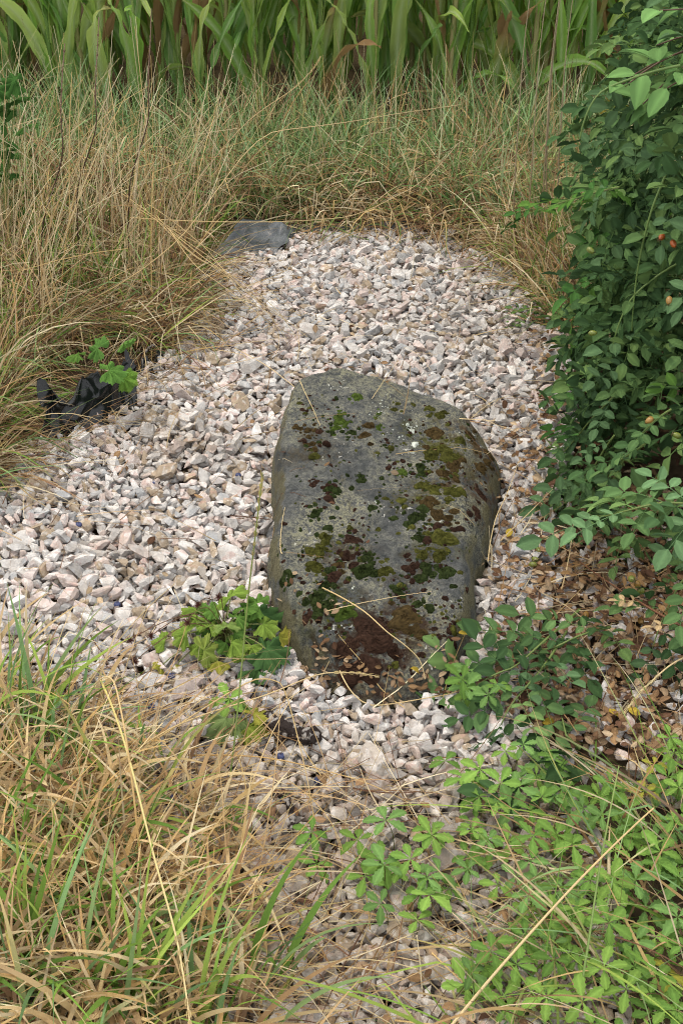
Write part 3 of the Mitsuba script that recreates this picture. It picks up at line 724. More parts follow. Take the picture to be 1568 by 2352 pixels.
def hip(pos, axis, col, size):
    """A rose hip: egg shape with a small dry crown of sepals."""
    size = size * 0.82; t = np.linspace(0, np.pi, 9); M = frames(unit(np.asarray(axis, float))[None], np.array([[0.2, 0.1, 1.0]]))[0]
    pr = np.stack([np.sin(t) * 0.42 * (1 + 0.12 * np.cos(t)), -0.62 * np.cos(t)], -1)
    a = np.linspace(0, 2 * np.pi, 12, endpoint=False)
    v = np.stack([pr[:, None, 0] * np.cos(a), np.broadcast_to(pr[:, None, 1], (9, 12)), pr[:, None, 0] * np.sin(a)], -1).reshape(-1, 3) * size
    i, j = np.meshgrid(np.arange(12), np.arange(8)); q0, q1 = (j * 12 + i).ravel(), (j * 12 + (i + 1) % 12).ravel()
    f = np.vstack([np.stack([q0, q0 + 12, q1 + 12], 1), np.stack([q0, q1 + 12, q1], 1)])
    kk = np.tile(np.linspace(0.85, 1.1, 9)[:, None], (1, 12)).ravel()[:, None]
    m = Mb().add(v @ M + pos, f, np.array(col)[None] * kk)
    for q in range(5):
        lv, lf, _ = leaf_geo(1, 0.3, 3, 0.2, 0.5)
        m.add(xform(lv, 1.256 * q, (0, 0, 0), 0.5, 0, 0.5 * size)[:, [0, 2, 1]] @ M + pos + unit(np.asarray(axis, float)) * 0.6 * size, lf, (0.09, 0.07, 0.03))
    return m


ORANGE, HGREEN, AMBER = (0.34, 0.085, 0.018), (0.15, 0.18, 0.035), (0.28, 0.16, 0.04)
for (x, y, dist, c_) in [(1548, 420, 2.75, AMBER), (1518, 545, 2.65, ORANGE), (1355, 575, 2.7, HGREEN), (1360, 765, 2.65, HGREEN), (1490, 965, 2.35, AMBER), 
                        (1553, 1000, 2.35, HGREEN), (1545, 560, 2.6, ORANGE), (1450, 1330, 2.08, HGREEN), (1462, 1342, 2.08, AMBER), (1470, 1358, 2.08, HGREEN), (1535, 690, 2.5, AMBER)]:
    ray = at(x, y, 0) - [0, 0, EYE]; p = [0, 0, EYE] + ray / ray[1] * (dist - 0.17)
    hip(p, rl.normal(0, 0.5, 3) + [0, -0.3, -0.5], c_, 0.019).put('rose_hip', 'hip_skin', parent='rose_bush', label={ORANGE: 'ripe orange rose hip', HGREEN: 'unripe green rose hip', AMBER: 'amber rose hip'}[c_])


def spray(name, label, cat, path3, nleaf, r, cols, size=1.0, parent=None, tipup=0.4, skin='wet_leaf_skin', stem=(0.13, 0.18, 0.05)):
    """A trailing shoot along path3 with pinnate leaves to both sides."""
    c_ = curve(path3, 22)
    v, f = tube(c_, np.linspace(0.0028, 0.0012, 22), 5)
    root = parent or key_for(name)
    if not parent:
        tag(root, label, cat)
    Mb().add(v, f, stem).put('stem', 'stem_skin', parent=root)
    for k in range(nleaf):
        t_ = 0.06 + 0.94 * k / max(nleaf - 1, 1); i_ = min(int(t_ * 20), 20)
        p = c_[i_]; d = unit(c_[i_ + 1] - c_[i_]); sd = unit(np.cross(d, [0, 0, 1.0])) * (1 if k % 2 else -1)
        fw_ = d * 0.55 + sd * 0.8 + [0, 0, 0.12] + r.normal(0, 0.12, 3) if k < nleaf - 1 else d
        tp = ROSE[r.integers(0, len(ROSE))]
        lv = place_leaf(tp, p, fw_, np.array([0, 0, 1.0]) + r.normal(0, 0.25, 3), size * r.uniform(0.8, 1.15))
        lv[:, 2] = np.maximum(lv[:, 2], gh(lv[:, 0], lv[:, 1]) + 0.003)
        Mb().add(lv, tp[1], pick(cols, 1, r)[0][None] * tp[2][:, None]).put('leaf', skin, parent=root)
    return root


def gp(pts):
    """Sketch points with a height above whatever lies there."""
    a = np.array(pts, float); p = at(a[:, 0], a[:, 1], a[:, 2])
    p[:, 2] = np.maximum(p[:, 2], gh(p[:, 0], p[:, 1]) + 0.006)
    return p


rs2 = np.random.default_rng(77)
spray('rose_shoot', 'dark green rose shoot trailing to the lower right corner of the boulder', 'rose shoot', gp([(1330, 1400, .05), (1240, 1480, .08), (1160, 1540, .08), (1085, 1580, .05)]), 11, rs2, ROSEG)
spray('rose_shoot', 'dark green rose shoot pointing down just below the trailing one beside the boulder', 'rose shoot', gp([(1300, 1450, .05), (1240, 1540, .08), (1180, 1610, .07), (1150, 1670, .04)]), 10, rs2, ROSEG)
spray('rose_shoot', 'dark rose shoot on the brown litter right of the boulder tip', 'rose shoot', gp([(1400, 1440, .06), (1330, 1460, .08), (1260, 1490, .07), (1200, 1480, .05)]), 7, rs2, ROSEG, 0.85)
spray('rose_shoot', 'small dark rose sprig among the pale green cinquefoil', 'rose shoot', gp([(1265, 1850, .03), (1245, 1800, .05), (1240, 1770, .05)]), 3, rs2, ROSEG * 0.9)
spray('rose_shoot', 'dark rose sprig on the litter at the top of the cinquefoil', 'rose shoot', gp([(1330, 1720, .02), (1300, 1690, .05), (1290, 1650, .05)]), 3, rs2, ROSEG)
spray('rose_shoot', 'bright leafy rose branch reaching out low over the litter at the right edge', 'rose shoot', gp([(1640, 1160, .30), (1540, 1155, .30), (1450, 1170, .28), (1390, 1185, .24), (1350, 1180, .2)]), 11, rs2, ROSEG * 1.35, 1.05)
spray('rose_shoot', 'rose branch hanging at the right edge below the bright one', 'rose shoot', gp([(1640, 1290, .22), (1570, 1330, .2), (1530, 1400, .14), (1500, 1480, .08)]), 8, rs2, ROSEG)
spray('withered_rose_shoot', 'withered tan rose shoot with curled dry leaves over the litter', 'rose shoot', gp([(1568, 1440, .16), (1480, 1390, .14), (1400, 1340, .1), (1330, 1290, .06)]), 6, rs2, np.array([(0.36, 0.24, 0.12), (0.28, 0.17, 0.08), (0.42, 0.31, 0.17)]), 0.6, skin='dry_leaf_skin', stem=(0.16, 0.07, 0.035))
spray('rose_shoot', 'pale rose shoot with small leaves reaching left across the back grass', 'rose shoot', gp([(1420, 430, .70), (1340, 450, .6), (1260, 475, .5), (1190, 500, .42)]), 9, rs2, LIME * 0.8, 0.8)
spray('rose_shoot', 'green rose shoot hanging at the left foot of the bush over the gravel', 'rose shoot', gp([(1350, 600, .2), (1290, 660, .12), (1245, 710, .06), (1215, 740, .03)]), 9, rs2, ROSEG, 0.75)
spray('rose_shoot', 'second green rose shoot at the left foot of the bush beside the gravel', 'rose shoot', gp([(1380, 820, .2), (1330, 860, .12), (1295, 900, .06)]), 7, rs2, ROSEG, 0.75)
spray('rose_shoot', 'rose shoot with dark leaves touching the gravel right of the boulder', 'rose shoot', gp([(1410, 1000, .22), (1370, 1060, .14), (1340, 1130, .08), (1325, 1190, .04)]), 8, rs2, ROSEG, 0.8)

spray('rose_shoot', 'rose shoot hanging low on the left side of the bush above the litter', 'rose shoot', gp([(1480, 1020, .30), (1420, 1060, .22), (1350, 1100, .14), (1290, 1130, .07)]), 10, rs2, ROSEG, 0.85)
spray('rose_shoot', 'rose shoot drooping in front of the dark hollow under the bush', 'rose shoot', gp([(1540, 940, .36), (1470, 1000, .28), (1420, 1080, .18), (1390, 1150, .10)]), 10, rs2, ROSEG, 0.9)
spray('rose_shoot', 'rose shoot with its tip on the gravel level with the boulder shoulder', 'rose shoot', gp([(1420, 900, .26), (1360, 960, .18), (1310, 1020, .10), (1275, 1060, .05)]), 9, rs2, ROSEG, 0.85)

# --- paler bush with larger leaves at the top right
rb = np.random.default_rng(91)
tag('pale_shrub', 'pale green shrub with broad leaves behind the rose bush at the top right corner', 'shrub')
BROAD = [leaf_geo(1, 0.62, 9, rb.uniform(0.1, 0.4), rb.uniform(0.1, 0.5), 0.04, 0.42) for _ in range(5)]
for k in range(9):
    a0 = rb.uniform(-0.5, 0.8); b = np.array([1.05 + rb.normal(0, 0.08), 2.95 + rb.normal(0, 0.1), 0.55]); e = np.array([0.56 + 0.18 * rb.random(), 2.55 + 0.25 * rb.random(), 0.78 + 0.30 * rb.random()])
    c_ = curve([b, (b + e) / 2 + [0, 0, 0.22], e], 12); v, f = tube(c_, np.linspace(0.004, 0.0015, 12), 5)
    Mb().add(v, f, (0.10, 0.055, 0.035)).put('stem', 'stem_skin', parent='pale_shrub')
    for q in range(9):
        p = c_[3 + q % 9]; t_ = BROAD[rb.integers(0, 5)]
        lv = place_leaf(t_, p, rb.normal(0, 0.7, 3) + [-0.4, -0.5, 0.0], np.array([-0.1, -0.3, 1.0]) + rb.normal(0, 0.3, 3), rb.uniform(0.05, 0.085))
        Mb().add(lv, t_[1], (np.array((0.16, 0.30, 0.10)) * rb.uniform(0.75, 1.2))[None] * t_[2][:, None]).put('leaf', 'leaf_skin', parent='pale_shrub')

# ------------------------------------------------------------------ creeping cinquefoil, lower right
def palmate(r, size=0.03, n5=5):
    parts = []
    for k in range(n5):
        a = (k - (n5 - 1) / 2) * (1.15 if n5 == 5 else 1.3); sc = size * (1.0 - 0.10 * abs(k - (n5 - 1) / 2)) * r.uniform(0.9, 1.1)
        v, f, kk = leaf_geo(1, 0.46, 10, r.uniform(0.1, 0.5), r.uniform(0.0, 0.4), 0.16, 0.64)
        parts.append((xform(v, a, (0, 0, 0), r.normal(0.05, 0.15), 0, sc), f, kk * r.uniform(0.9, 1.1)))
    return merge(parts)


CINQ = [palmate(rb, 0.031, 5) for _ in range(8)] + [palmate(rb, 0.029, 4)]
CGREEN = np.array([(0.17, 0.30, 0.065), (0.135, 0.25, 0.055), (0.21, 0.35, 0.075), (0.15, 0.27, 0.08)])
CPOLY = poly([(1080, 1610), (1150, 1690), (1280, 1820), (1430, 1850), (1540, 1740), (1620, 1750), (1620, 2420), (1050, 2420), (1000, 2250), (860, 2130), (830, 1990), (960, 1950), (1060, 2020), (1090, 1900), (990, 1800), (1000, 1690)])
cxy = rand_in(CPOLY, 3000, rb); keep = []
for c in cxy:
    if all((c - k_) @ (c - k_) > 0.029 ** 2 for k_ in keep):
        keep.append(c)
cxy = np.array(keep); den = meshkit.fbm(np.c_[cxy * 5, 0 * cxy[:, 0]], 2, 6); qx, qy = to_px(np.c_[cxy, 0 * cxy[:, 0]])
cxy = cxy[((den > 0.36) | ((qx > 1200) & (qy > 1900))) & (qx < 1640) & (qy < 2400)][:285]
extra = at(*np.array([(540, 1660), (1065, 1640), (1095, 1625), (720, 2010), (860, 2050), (520, 1930), (700, 1990)], float).T, 0)[:, :2]
SEEDS = [('in the lower right corner', (1480, 2250)), ('below the leaf litter at the right edge', (1480, 1800)), ('left of the long pale straw', (1150, 2250)), ('in the middle of the cinquefoil patch', (1260, 1980)), ('nearest to the boulder tip', (1120, 1660)),
         ('on the front gravel at the left end of the patch', (920, 2050)), ('beside the right strip of front gravel', (1080, 1800))]
sp_ = at(*np.array([s_[1] for s_ in SEEDS], float).T, 0)[:, :2]
roots = []
for w, _ in SEEDS:
    k_ = key_for('cinquefoil_plant'); tag(k_, f'bright green creeping cinquefoil {w}', 'cinquefoil', 'creeping cinquefoil plants in the lower right'); roots.append(k_)
for c in np.vstack([cxy, extra]):
    w = int(np.argmin(((sp_ - c) ** 2).sum(1)))
    g0 = float(gh(c[0], c[1])); hh = g0 + rb.uniform(0.025, 0.07); t_ = CINQ[rb.integers(0, len(CINQ))]
    p = np.r_[c + rb.normal(0, 0.012, 2), hh]
    lv = place_leaf(t_, p, np.r_[unit(rb.normal(size=2)), rb.normal(0, 0.1)], np.array([0, -0.25, 1.0]) + rb.normal(0, 0.24, 3), rb.uniform(0.75, 1.4))
    col = pick(CGREEN, 1, rb, 0.1)[0]; yl = rb.random() < 0.03
    if yl: col = np.array((0.34, 0.34, 0.06))
    sv, sf = tube(curve([np.r_[c, g0 - 0.005], (np.r_[c, g0] + p) / 2 + [0.004, 0, 0.004], p], 5), 0.0008, 3)
    m_ = Mb().add(lv, t_[1], col[None] * t_[2][:, None]).add(sv, sf, (0.15, 0.16, 0.05))
    m_.put('leaf', 'leaf_skin', parent=roots[w], label='yellowing cinquefoil leaf' if yl else None)

# ------------------------------------------------------------------ avens and mallow
def lobed(r, size=0.06, n=7, spread=4.6):
    """A rounded lobed leaf, stalk at the origin, along +y."""
    m = 57; a = np.linspace(-spread / 2, spread / 2, m); rr = size * (0.80 + 0.10 * np.cos(a * 2 * np.pi * n / spread * 1.0) + 0.07 * np.where(np.arange(m) % 2 == 0, 1, -1) * 0.6) * (0.82 + 0.18 * np.cos(a * 0.8))
    v = [[0, 0, 0]]; k = [1.2]
    for q in (0.35, 0.7, 1.0):
        for t_, ra in zip(a, rr):
            ph = np.cos(t_ * 2 * np.pi * n / spread)
            v.append([np.sin(t_) * ra * q, np.cos(t_) * ra * q, 0.055 * size * q * ph - 0.22 * size * q * q + 0.02 * size * r.normal()]); k.append(1.0 + 0.22 * (ph > 0.75) + 0.05 * r.normal())
    f = [[0, 1 + i_ + 1, 1 + i_] for i_ in range(m - 1)]
    for b in range(2):
        for i_ in range(m - 1):
            q0 = 1 + b * m + i_; f += [[q0, q0 + 1, q0 + 1 + m], [q0, q0 + 1 + m, q0 + m]]
    return np.array(v), np.array(f)[:, ::-1], np.array(k)


LOB = [lobed(rb, 1, n_, s_) for n_, s_ in ((7, 4.8), (5, 4.0), (7, 5.2), (3, 3.2), (3, 2.8))]


def rosette(name, label, cat, leaves, burrs=(), root_px=(500, 1480)):
    key = key_for(name); tag(key, label, cat)
    r0 = at(*root_px, 0); r0[2] = gh(r0[0], r0[1])
    for (x, y, h, size, kind_, yaw, col) in leaves:
        p = at(x, y, h); t_ = LOB[kind_]; fw_ = np.r_[math.sin(yaw), math.cos(yaw), -0.15]
        lv = place_leaf(t_, p, fw_, np.array([0, -0.35, 1.0]) + rb.normal(0, 0.36, 3), size * (0.70 if name == 'avens_plant' else 0.95))
        lv[:, 2] = np.maximum(lv[:, 2], gh(lv[:, 0], lv[:, 1]) + 0.002)
        tipv = np.clip(np.linalg.norm(t_[0], axis=1) - 0.75, 0, 0.3)[:, None] / 0.3
        wr = meshkit.fbm(t_[0] * 6 + size * 900, 3, 7)[:, None]; lv[:, 2:] += (wr - 0.5) * 0.35 * size
        cc = np.array(col)[None] * t_[2][:, None] * (0.6 + 0.8 * wr)
        if col[0] > 0.13: cc = cc * (1 - 0.5 * tipv) + np.array((0.22, 0.10, 0.04)) * 0.5 * tipv
        sv, sf = tube(curve([r0 + rb.normal(0, 0.008, 3), (r0 + p) / 2 + [0, 0, 0.02], p], 8), 0.0014, 4)
        Mb().add(lv, t_[1], cc).put('leaf', 'leaf_skin', parent=key)
        Mb().add(sv, sf, (0.17, 0.19, 0.06)).put('stalk', 'stem_skin', parent=key)
    for (x, y, h) in burrs:
        p = at(x, y, h); sv, sf = tube(curve([r0, (r0 + p) / 2 + [0, 0.01, 0.05], p], 10), 0.0009, 4)
        Mb().add(sv, sf, (0.13, 0.07, 0.04)).put('stalk', 'stem_skin', parent=key)
        m_ = Mb(); d = unit(rb.normal(size=(70, 3)))
        for q in d:
            sv, sf = tube([p, p + q * 0.009], [0.0007, 0.0002], 3); m_.add(sv, sf, (0.07, 0.022, 0.015))
        m_.put('seed_head', 'stem_skin', parent=key, label='spiky dark brown seed head')


LG, MG, DG, YG = (0.19, 0.29, 0.055), (0.11, 0.21, 0.045), (0.060, 0.125, 0.042), (0.32, 0.32, 0.06)
rosette('avens_plant', 'leafy green avens plant with spiky brown seed heads left of the boulder', 'avens',
        [(530, 1372, .12, .068, 1, -0.2, LG), (500, 1400, .10, .05, 0, -1.0, MG), (455, 1405, .09, .055, 3, -0.5, LG), (560, 1398, .10, .05, 0, 0.6, MG), (430, 1455, .08, .06, 1, -1.2, LG), (480, 1440, .09, .05, 0, 0.3, LG), (520, 1440, .10, .05, 1, -0.3, (0.2, 0.29, 0.08)), (545, 1420, .09, .045, 0, 1.1, MG),
         (600, 1410, .07, .072, 0, 1.5, DG), (610, 1490, .06, .085, 2, 2.0, DG), (640, 1465, .04, .04, 3, 1.6, YG), (460, 1480, .06, .045, 3, -2.4, LG), (480, 1500, .05, .05, 3, 3.0, LG), (380, 1470, .05, .05, 3, -1.4, LG), (560, 1470, .05, .04, 3, 0.2, MG), (500, 1520, .04, .045, 3, 2.8, YG),
         (590, 1540, .03, .07, 1, 2.8, DG), (370, 1530, .03, .03, 3, -2.2, YG), (400, 1535, .02, .025, 3, 2.2, YG), (545, 1500, .05, .035, 3, 2.4, LG), (520, 1480, .06, .04, 3, -2.6, MG), (450, 1430, .1, .04, 3, 0.8, LG), *[(420 + 190 * rb.random(), 1370 + 130 * rb.random(), 0.05 + 0.06 * rb.random(), 0.035 + 0.03 * rb.random(), int(rb.integers(0, 4)), rb.uniform(-3, 3), (LG, MG, LG, (0.24, 0.31, 0.07), MG)[k]) for k in (0, 1, 2, 3, 4, 0, 1, 2, 3, 4, 1, 0)], (640, 1490, .03, .03, 3, 2.6, (0.3, 0.2, 0.08))],
        [(455, 1390, .2), (502, 1372, .2), (430, 1430, .22), (310, 1520, .12), (348, 1460, .16), (300, 1470, .12)], (520, 1500))
rosette('avens_plant', 'smaller avens plant with yellowing lobed leaves below the larger one', 'avens',
        [(520, 1650, .05, .085, 1, 3.3, (0.17, 0.24, 0.09)), (545, 1620, .06, .05, 3, 0.3, MG), (580, 1640, .06, .05, 1, 0.9, YG), (570, 1670, .04, .055, 1, 2.4, (0.22, 0.28, 0.05)), (600, 1660, .04, .045, 3, 1.6, YG), (530, 1700, .03, .02, 3, 2.0, MG)], (), (550, 1660))
rosette('mallow_plant', 'green round leaved mallow beside the crumpled black plastic sheet', 'mallow',
        [(225, 800, .20, .05, 2, -0.9, (0.10, 0.21, 0.05)), (285, 790, .22, .04, 0, 0.5, (0.13, 0.26, 0.06)), (250, 850, .18, .058, 0, 1.4, (0.11, 0.23, 0.05)), (180, 815, .18, .04, 0, -1.6, MG), (285, 870, .14, .045, 1, 2.0, (0.15, 0.28, 0.05))], (), (240, 870))
rosette('leafy_weed', 'dark green leafy weed at the left edge in the tall grass', 'weed', [(20 + rb.normal(0, 25), 190 + 22 * k + rb.normal(0, 8), 0.62 - 0.035 * k, 0.05 + 0.015 * rb.random(), int(rb.integers(0, 2)), rb.uniform(-2, 2), np.array((0.05, 0.12, 0.03)) * rb.uniform(0.8, 1.4)) for k in range(14)], (), (10, 640))

# ------------------------------------------------------------------ fallen leaves and litter
DRY = [leaf_geo(1, 0.6, 4, rb.uniform(-0.6, 0.9), rb.uniform(-0.4, 0.5), 0.03, 0.48, rb.normal(0, 0.5)) for _ in range(10)]
BROWN = np.array([(0.24, 0.15, 0.085), (0.17, 0.10, 0.058), (0.33, 0.235, 0.15), (0.42, 0.32, 0.21), (0.11, 0.062, 0.04), (0.27, 0.17, 0.09)])
LIT2 = poly([(1080, 1575), (1190, 1480), (1235, 1300), (1240, 1180), (1300, 1200), (1420, 1150), (1640, 1150), (1640, 1760), (1400, 1740), (1250, 1690), (1130, 1640)])
RIM = poly([(700, 1540), (1000, 1540), (1100, 1560), (1080, 1620), (850, 1640), (700, 1590)])
LEFT2 = poly([(640, 1390), (770, 1450), (800, 1530), (700, 1540), (650, 1470)])
LOW2 = poly([(560, 1750), (1050, 1900), (1300, 1800), (1400, 2400), (700, 2400)])
GEN = poly([(200, 950), (620, 640), (1200, 700), (1290, 1100), (1200, 1500), (600, 1300), (200, 1500)])
UND = poly([(1250, 1230), (1200, 700), (1640, 700), (1640, 1230)])
xy = np.vstack([rand_in(poly([(1120, 1560), (1130, 1250), (1150, 1000), (1260, 950), (1260, 1300), (1200, 1500)]), 240, rb), rand_in(LIT2, 2300, rb), (lambda a: a[(b_s(a[:, 0], a[:, 1])[0] > 0.9) | (rb.random(len(a)) < 0.05)])(rand_in(RIM, 190, rb)), rand_in(LEFT2, 22, rb), rand_in(LOW2, 90, rb), rand_in(GEN, 60, rb), rand_in(UND, 1100, rb)]); n = len(xy)
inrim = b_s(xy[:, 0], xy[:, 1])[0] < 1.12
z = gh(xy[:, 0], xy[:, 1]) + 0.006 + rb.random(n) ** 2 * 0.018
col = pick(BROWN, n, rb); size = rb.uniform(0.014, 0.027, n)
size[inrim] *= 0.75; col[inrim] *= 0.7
fw = np.c_[rb.normal(size=(n, 2)), rb.normal(0, 0.35, n)]; up = np.c_[rb.normal(0, 0.4, (n, 2)), np.ones(n)]
qx, qy = to_px(np.c_[xy, z]); seen = (qx < 1560) & (qy > 1240) & (qy < 1720)
rank = np.argsort(-(z - gh(xy[:, 0], xy[:, 1])) * seen)[:290]; chosen = set(rank.tolist()); rest = Mb()
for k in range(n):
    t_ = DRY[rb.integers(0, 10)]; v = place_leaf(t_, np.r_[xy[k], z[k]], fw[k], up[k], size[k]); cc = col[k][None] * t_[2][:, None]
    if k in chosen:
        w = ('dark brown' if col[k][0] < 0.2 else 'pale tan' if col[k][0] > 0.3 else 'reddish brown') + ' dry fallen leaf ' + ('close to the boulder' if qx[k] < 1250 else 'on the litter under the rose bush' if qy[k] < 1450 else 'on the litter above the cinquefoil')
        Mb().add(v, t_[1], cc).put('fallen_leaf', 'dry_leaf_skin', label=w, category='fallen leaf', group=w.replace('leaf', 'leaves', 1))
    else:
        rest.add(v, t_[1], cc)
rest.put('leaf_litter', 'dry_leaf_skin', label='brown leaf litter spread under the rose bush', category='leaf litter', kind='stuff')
for x, y, w in [(960, 1572, 'lying on the lower end of the boulder'), (1172, 1225, 'in the gravel strip right of the boulder'), (1245, 1640, 'below the rose shoot at the boulder tip'), (1400, 1610, 'on the litter near the cinquefoil'), (1050, 1495, 'at the lower right edge of the boulder'), (1440, 1615, 'beside another on the right litter')]:
    p = at(x, y, 0.03); p[2] = gh(p[0], p[1]) + 0.012; t_ = DRY[rb.integers(0, 10)]
    Mb().add(place_leaf(t_, p, np.r_[rb.normal(size=2), 0.1], [0, -0.4, 1], 0.026), t_[1], np.array((0.42, 0.31, 0.05))[None] * t_[2][:, None]).put('yellow_leaf', 'dry_leaf_skin', label=f'yellow fallen leaf {w}', category='fallen leaf')
for x, y, w in [(1290, 1255, 'just right of the gravel strip by the boulder'), (1262, 1345, 'low beside the litter right of the boulder'), (1290, 1240, 'next to unripe hips on the litter'), (1345, 1410, 'in the middle of the brown litter'), (1470, 1430, 'on the litter near the red cane'), (1510, 1100, 'in the dark hollow under the bush'), (1310, 1230, 'on the litter below the bright branch')]:
    p = at(x, y, 0.02); p[2] = gh(p[0], p[1]) + 0.012
    hip(p, np.r_[rb.normal(size=2), 0.1], ORANGE if rb.random() < 0.6 else AMBER, 0.018).put('fallen_rose_hip', 'hip_skin', label=f'orange rose hip lying {w}', category='rose hip')
for x, y, w in [(1235, 1270, 'topmost of three on the litter'), (1228, 1290, 'middle one of three on the litter'), (1222, 1308, 'lowest of three on the litter')]:
    p = at(x, y, 0.03); p[2] = gh(p[0], p[1]) + 0.012
    hip(p, np.r_[rb.normal(size=2), 0.1], HGREEN, 0.018).put('fallen_rose_hip', 'hip_skin', label=f'green rose hip, {w}', category='rose hip')

# ------------------------------------------------------------------ sloes, bark, twig
def sloe(x, y, w):
    p = at(x, y, 0.02); m = trimesh.creation.icosphere(2, 0.0072); v = np.array(m.vertices) * [1, 1, 0.93]; nz = meshkit.noise(v * 260, 3)
    dimple = np.exp(-((v[:, 0] ** 2 + v[:, 1] ** 2) / 0.0025 ** 2)) * (v[:, 2] > 0); v[:, 2] -= 0.002 * dimple
    p[2] = gh(p[0], p[1]) + 0.003
    sv, sf = tube([[0, 0, .006], [0.002, 0, .011]], 0.0007, 4)
    Mb().add(v + p, m.faces, np.array((0.04, 0.052, 0.13))[None] * (0.55 + 0.9 * nz[:, None])).add(sv + p, sf, (0.1, 0.06, 0.03)).put('sloe', 'stem_skin', label=f'blue sloe berry {w}', category='berry')


for s_ in [(270, 1391, 'on the gravel left of the avens plant'), (185, 1229, 'on the gravel near the left edge'), (350, 1635, 'high among foreground straw, upper one'), (355, 1622, 'just below the left end of the avens plant'), (395, 1556, 'under the avens plant'), (645, 1750, 'on the front gravel below the bark piece'), (290, 1815, 'in the straw of the lower left'),
           (353, 1122, 'on the gravel left of the boulder'), (400, 1836, 'among straw at the foot of the front gravel'), (548, 1105, 'half buried in gravel close to the boulder'), (730, 1800, 'between front gravel stones'), (652, 1846, 'beside the short black twig')]:
    sloe(*s_)
bp = gp([(612, 1668, .02), (650, 1685, .03), (690, 1700, .03), (725, 1722, .02)])
c_ = curve(bp, 26) + np.c_[np.zeros((26, 2)), np.full(26, 0.012)]; v, f = tube(c_, 0.015 + 0.004 * np.sin(np.arange(26) * 1.3) * 0.5, 12)
v = v + 0.008 * (meshkit.fbm(v * 70, 3, 4) - 0.5)[:, None] * np.array([1, 1, 1.2]); put('bark_piece', (v, f), 'bark', 'rough dark piece of bark lying on the front gravel below the avens', 'bark', smooth=True)
tw = gp([(640, 1822, .03), (662, 1850, .03), (672, 1880, .03), (668, 1920, .02)]); v, f = tube(curve(tw, 16), 0.006 + 0.002 * np.sin(np.arange(16) * 2.1), 7); put('twig', (v, f), 'bark', 'short crooked black twig on the front gravel', 'twig', smooth=True)
tw = gp([(390, 760, .06), (350, 795, .06), (325, 815, .05)]); v, f = tube(curve(tw, 10), 0.005, 6); put('twig', (v, f), 'bark', 'grey twig end poking from the dry grass near the black plastic', 'twig', smooth=True)

# ------------------------------------------------------------------ plastic sheets
def sheet(name, label, quad, bsdf, fn, nu=60, nv=40, thick=0.0012):
    """A film between four corner points (3-D), displaced by fn(u, v), given a thickness."""
    q = np.array(quad, float); u, w = np.meshgrid(np.linspace(0, 1, nu), np.linspace(0, 1, nv))
    p = ((1 - u) * (1 - w))[..., None] * q[0] + (u * (1 - w))[..., None] * q[1] + (u * w)[..., None] * q[2] + ((1 - u) * w)[..., None] * q[3]
    p = p + fn(u, w)
    a = p.reshape(-1, 3); nrm = unit(np.cross(np.gradient(p, axis=1), np.gradient(p, axis=0))).reshape(-1, 3)
    b = a - nrm * thick
    i, j = np.meshgrid(np.arange(nu - 1), np.arange(nv - 1)); k = (j * nu + i).ravel()
    f = np.vstack([np.stack([k, k + 1, k + nu + 1], 1), np.stack([k, k + nu + 1, k + nu], 1)]); m_ = len(a)
    rim = np.concatenate([np.arange(nu), np.arange(1, nv) * nu + nu - 1, (nv - 1) * nu + np.arange(nu - 2, -1, -1), np.arange(nv - 2, 0, -1) * nu]); r1 = np.roll(rim, -1)
    f = np.vstack([f, f[:, ::-1] + m_, np.stack([rim, rim + m_, r1 + m_], 1), np.stack([rim, r1 + m_, r1], 1)])
    put(name, (np.vstack([a, b]), f), bsdf, label, 'plastic sheet', smooth=True)


def crumple(u, w):
    p = np.stack([u * 3.0, w * 1.6, 0 * u], -1)
    d = meshkit.fbm(p * 1.2, 2, 6) - 0.5; r_ = np.abs(meshkit.fbm(p * 1.7 + 4, 2, 17) - 0.5); e = meshkit.fbm(p * 1.1 + 9, 2, 31) - 0.5
    fine = np.abs(meshkit.fbm(p * 4.2 + 2, 2, 51) - 0.5)
    return np.stack([0.06 * e * (0.3 + w), 0.12 * d - 0.08 * r_ - 0.02 * fine, 0.06 * d * (0.4 + w) - 0.06 * r_ - 0.014 * fine], -1)


sheet('plastic_sheet', 'crumpled glossy black plastic sheet sticking up at the left edge of the gravel', [at(85, 1050, .02), at(320, 945, .02), at(305, 810, .15), at(90, 890, .17)], 'black_film', crumple)
sheet('plastic_sheet', 'small black plastic flap beside the mallow at the left gravel edge', [at(300, 925, .0), at(400, 850, .0), at(380, 790, .07), at(290, 820, .08)], 'black_film', crumple, 40, 30)


def smooth_sheet(u, w):
    p = np.stack([u * 3, w * 2, 0 * u], -1); e = meshkit.fbm(p * 1.2, 3, 12) - 0.5
    edge_ = 0.09 * (meshkit.fbm(np.stack([u * 2.5, w * 0 + 3, 0 * u], -1), 2, 3) - 0.5)
    return np.stack([0.05 * (meshkit.fbm(np.stack([w * 3, u * 0 + 8, 0 * u], -1), 2, 5) - 0.5), edge_, 0.025 * e + 0.008 * np.sin(np.pi * u) * np.sin(np.pi * w) - 0.012 * np.abs(np.sin(5 * u + 3 * w + 6 * e))], -1)


sheet('plastic_sheet', 'flat grey plastic sheet showing at the back left edge of the gravel', [at(470, 606, .035), at(628, 604, .035), at(662, 520, .085), at(548, 492, .10)], 'grey_film', smooth_sheet)
sheet('plastic_sheet', 'dark strip of plastic sheet under the straw at the back edge of the gravel', [at(640, 560, .02), at(1010, 556, .02), at(1000, 505, .03), at(660, 505, .03)], 'grey_film', smooth_sheet)
sheet('plastic_sheet', 'dusty dark plastic scrap almost hidden by grass at the back right', [at(1000, 575, .02), at(1100, 590, .02), at(1110, 550, .03), at(1010, 535, .03)], 'grey_film', smooth_sheet, 30, 20)

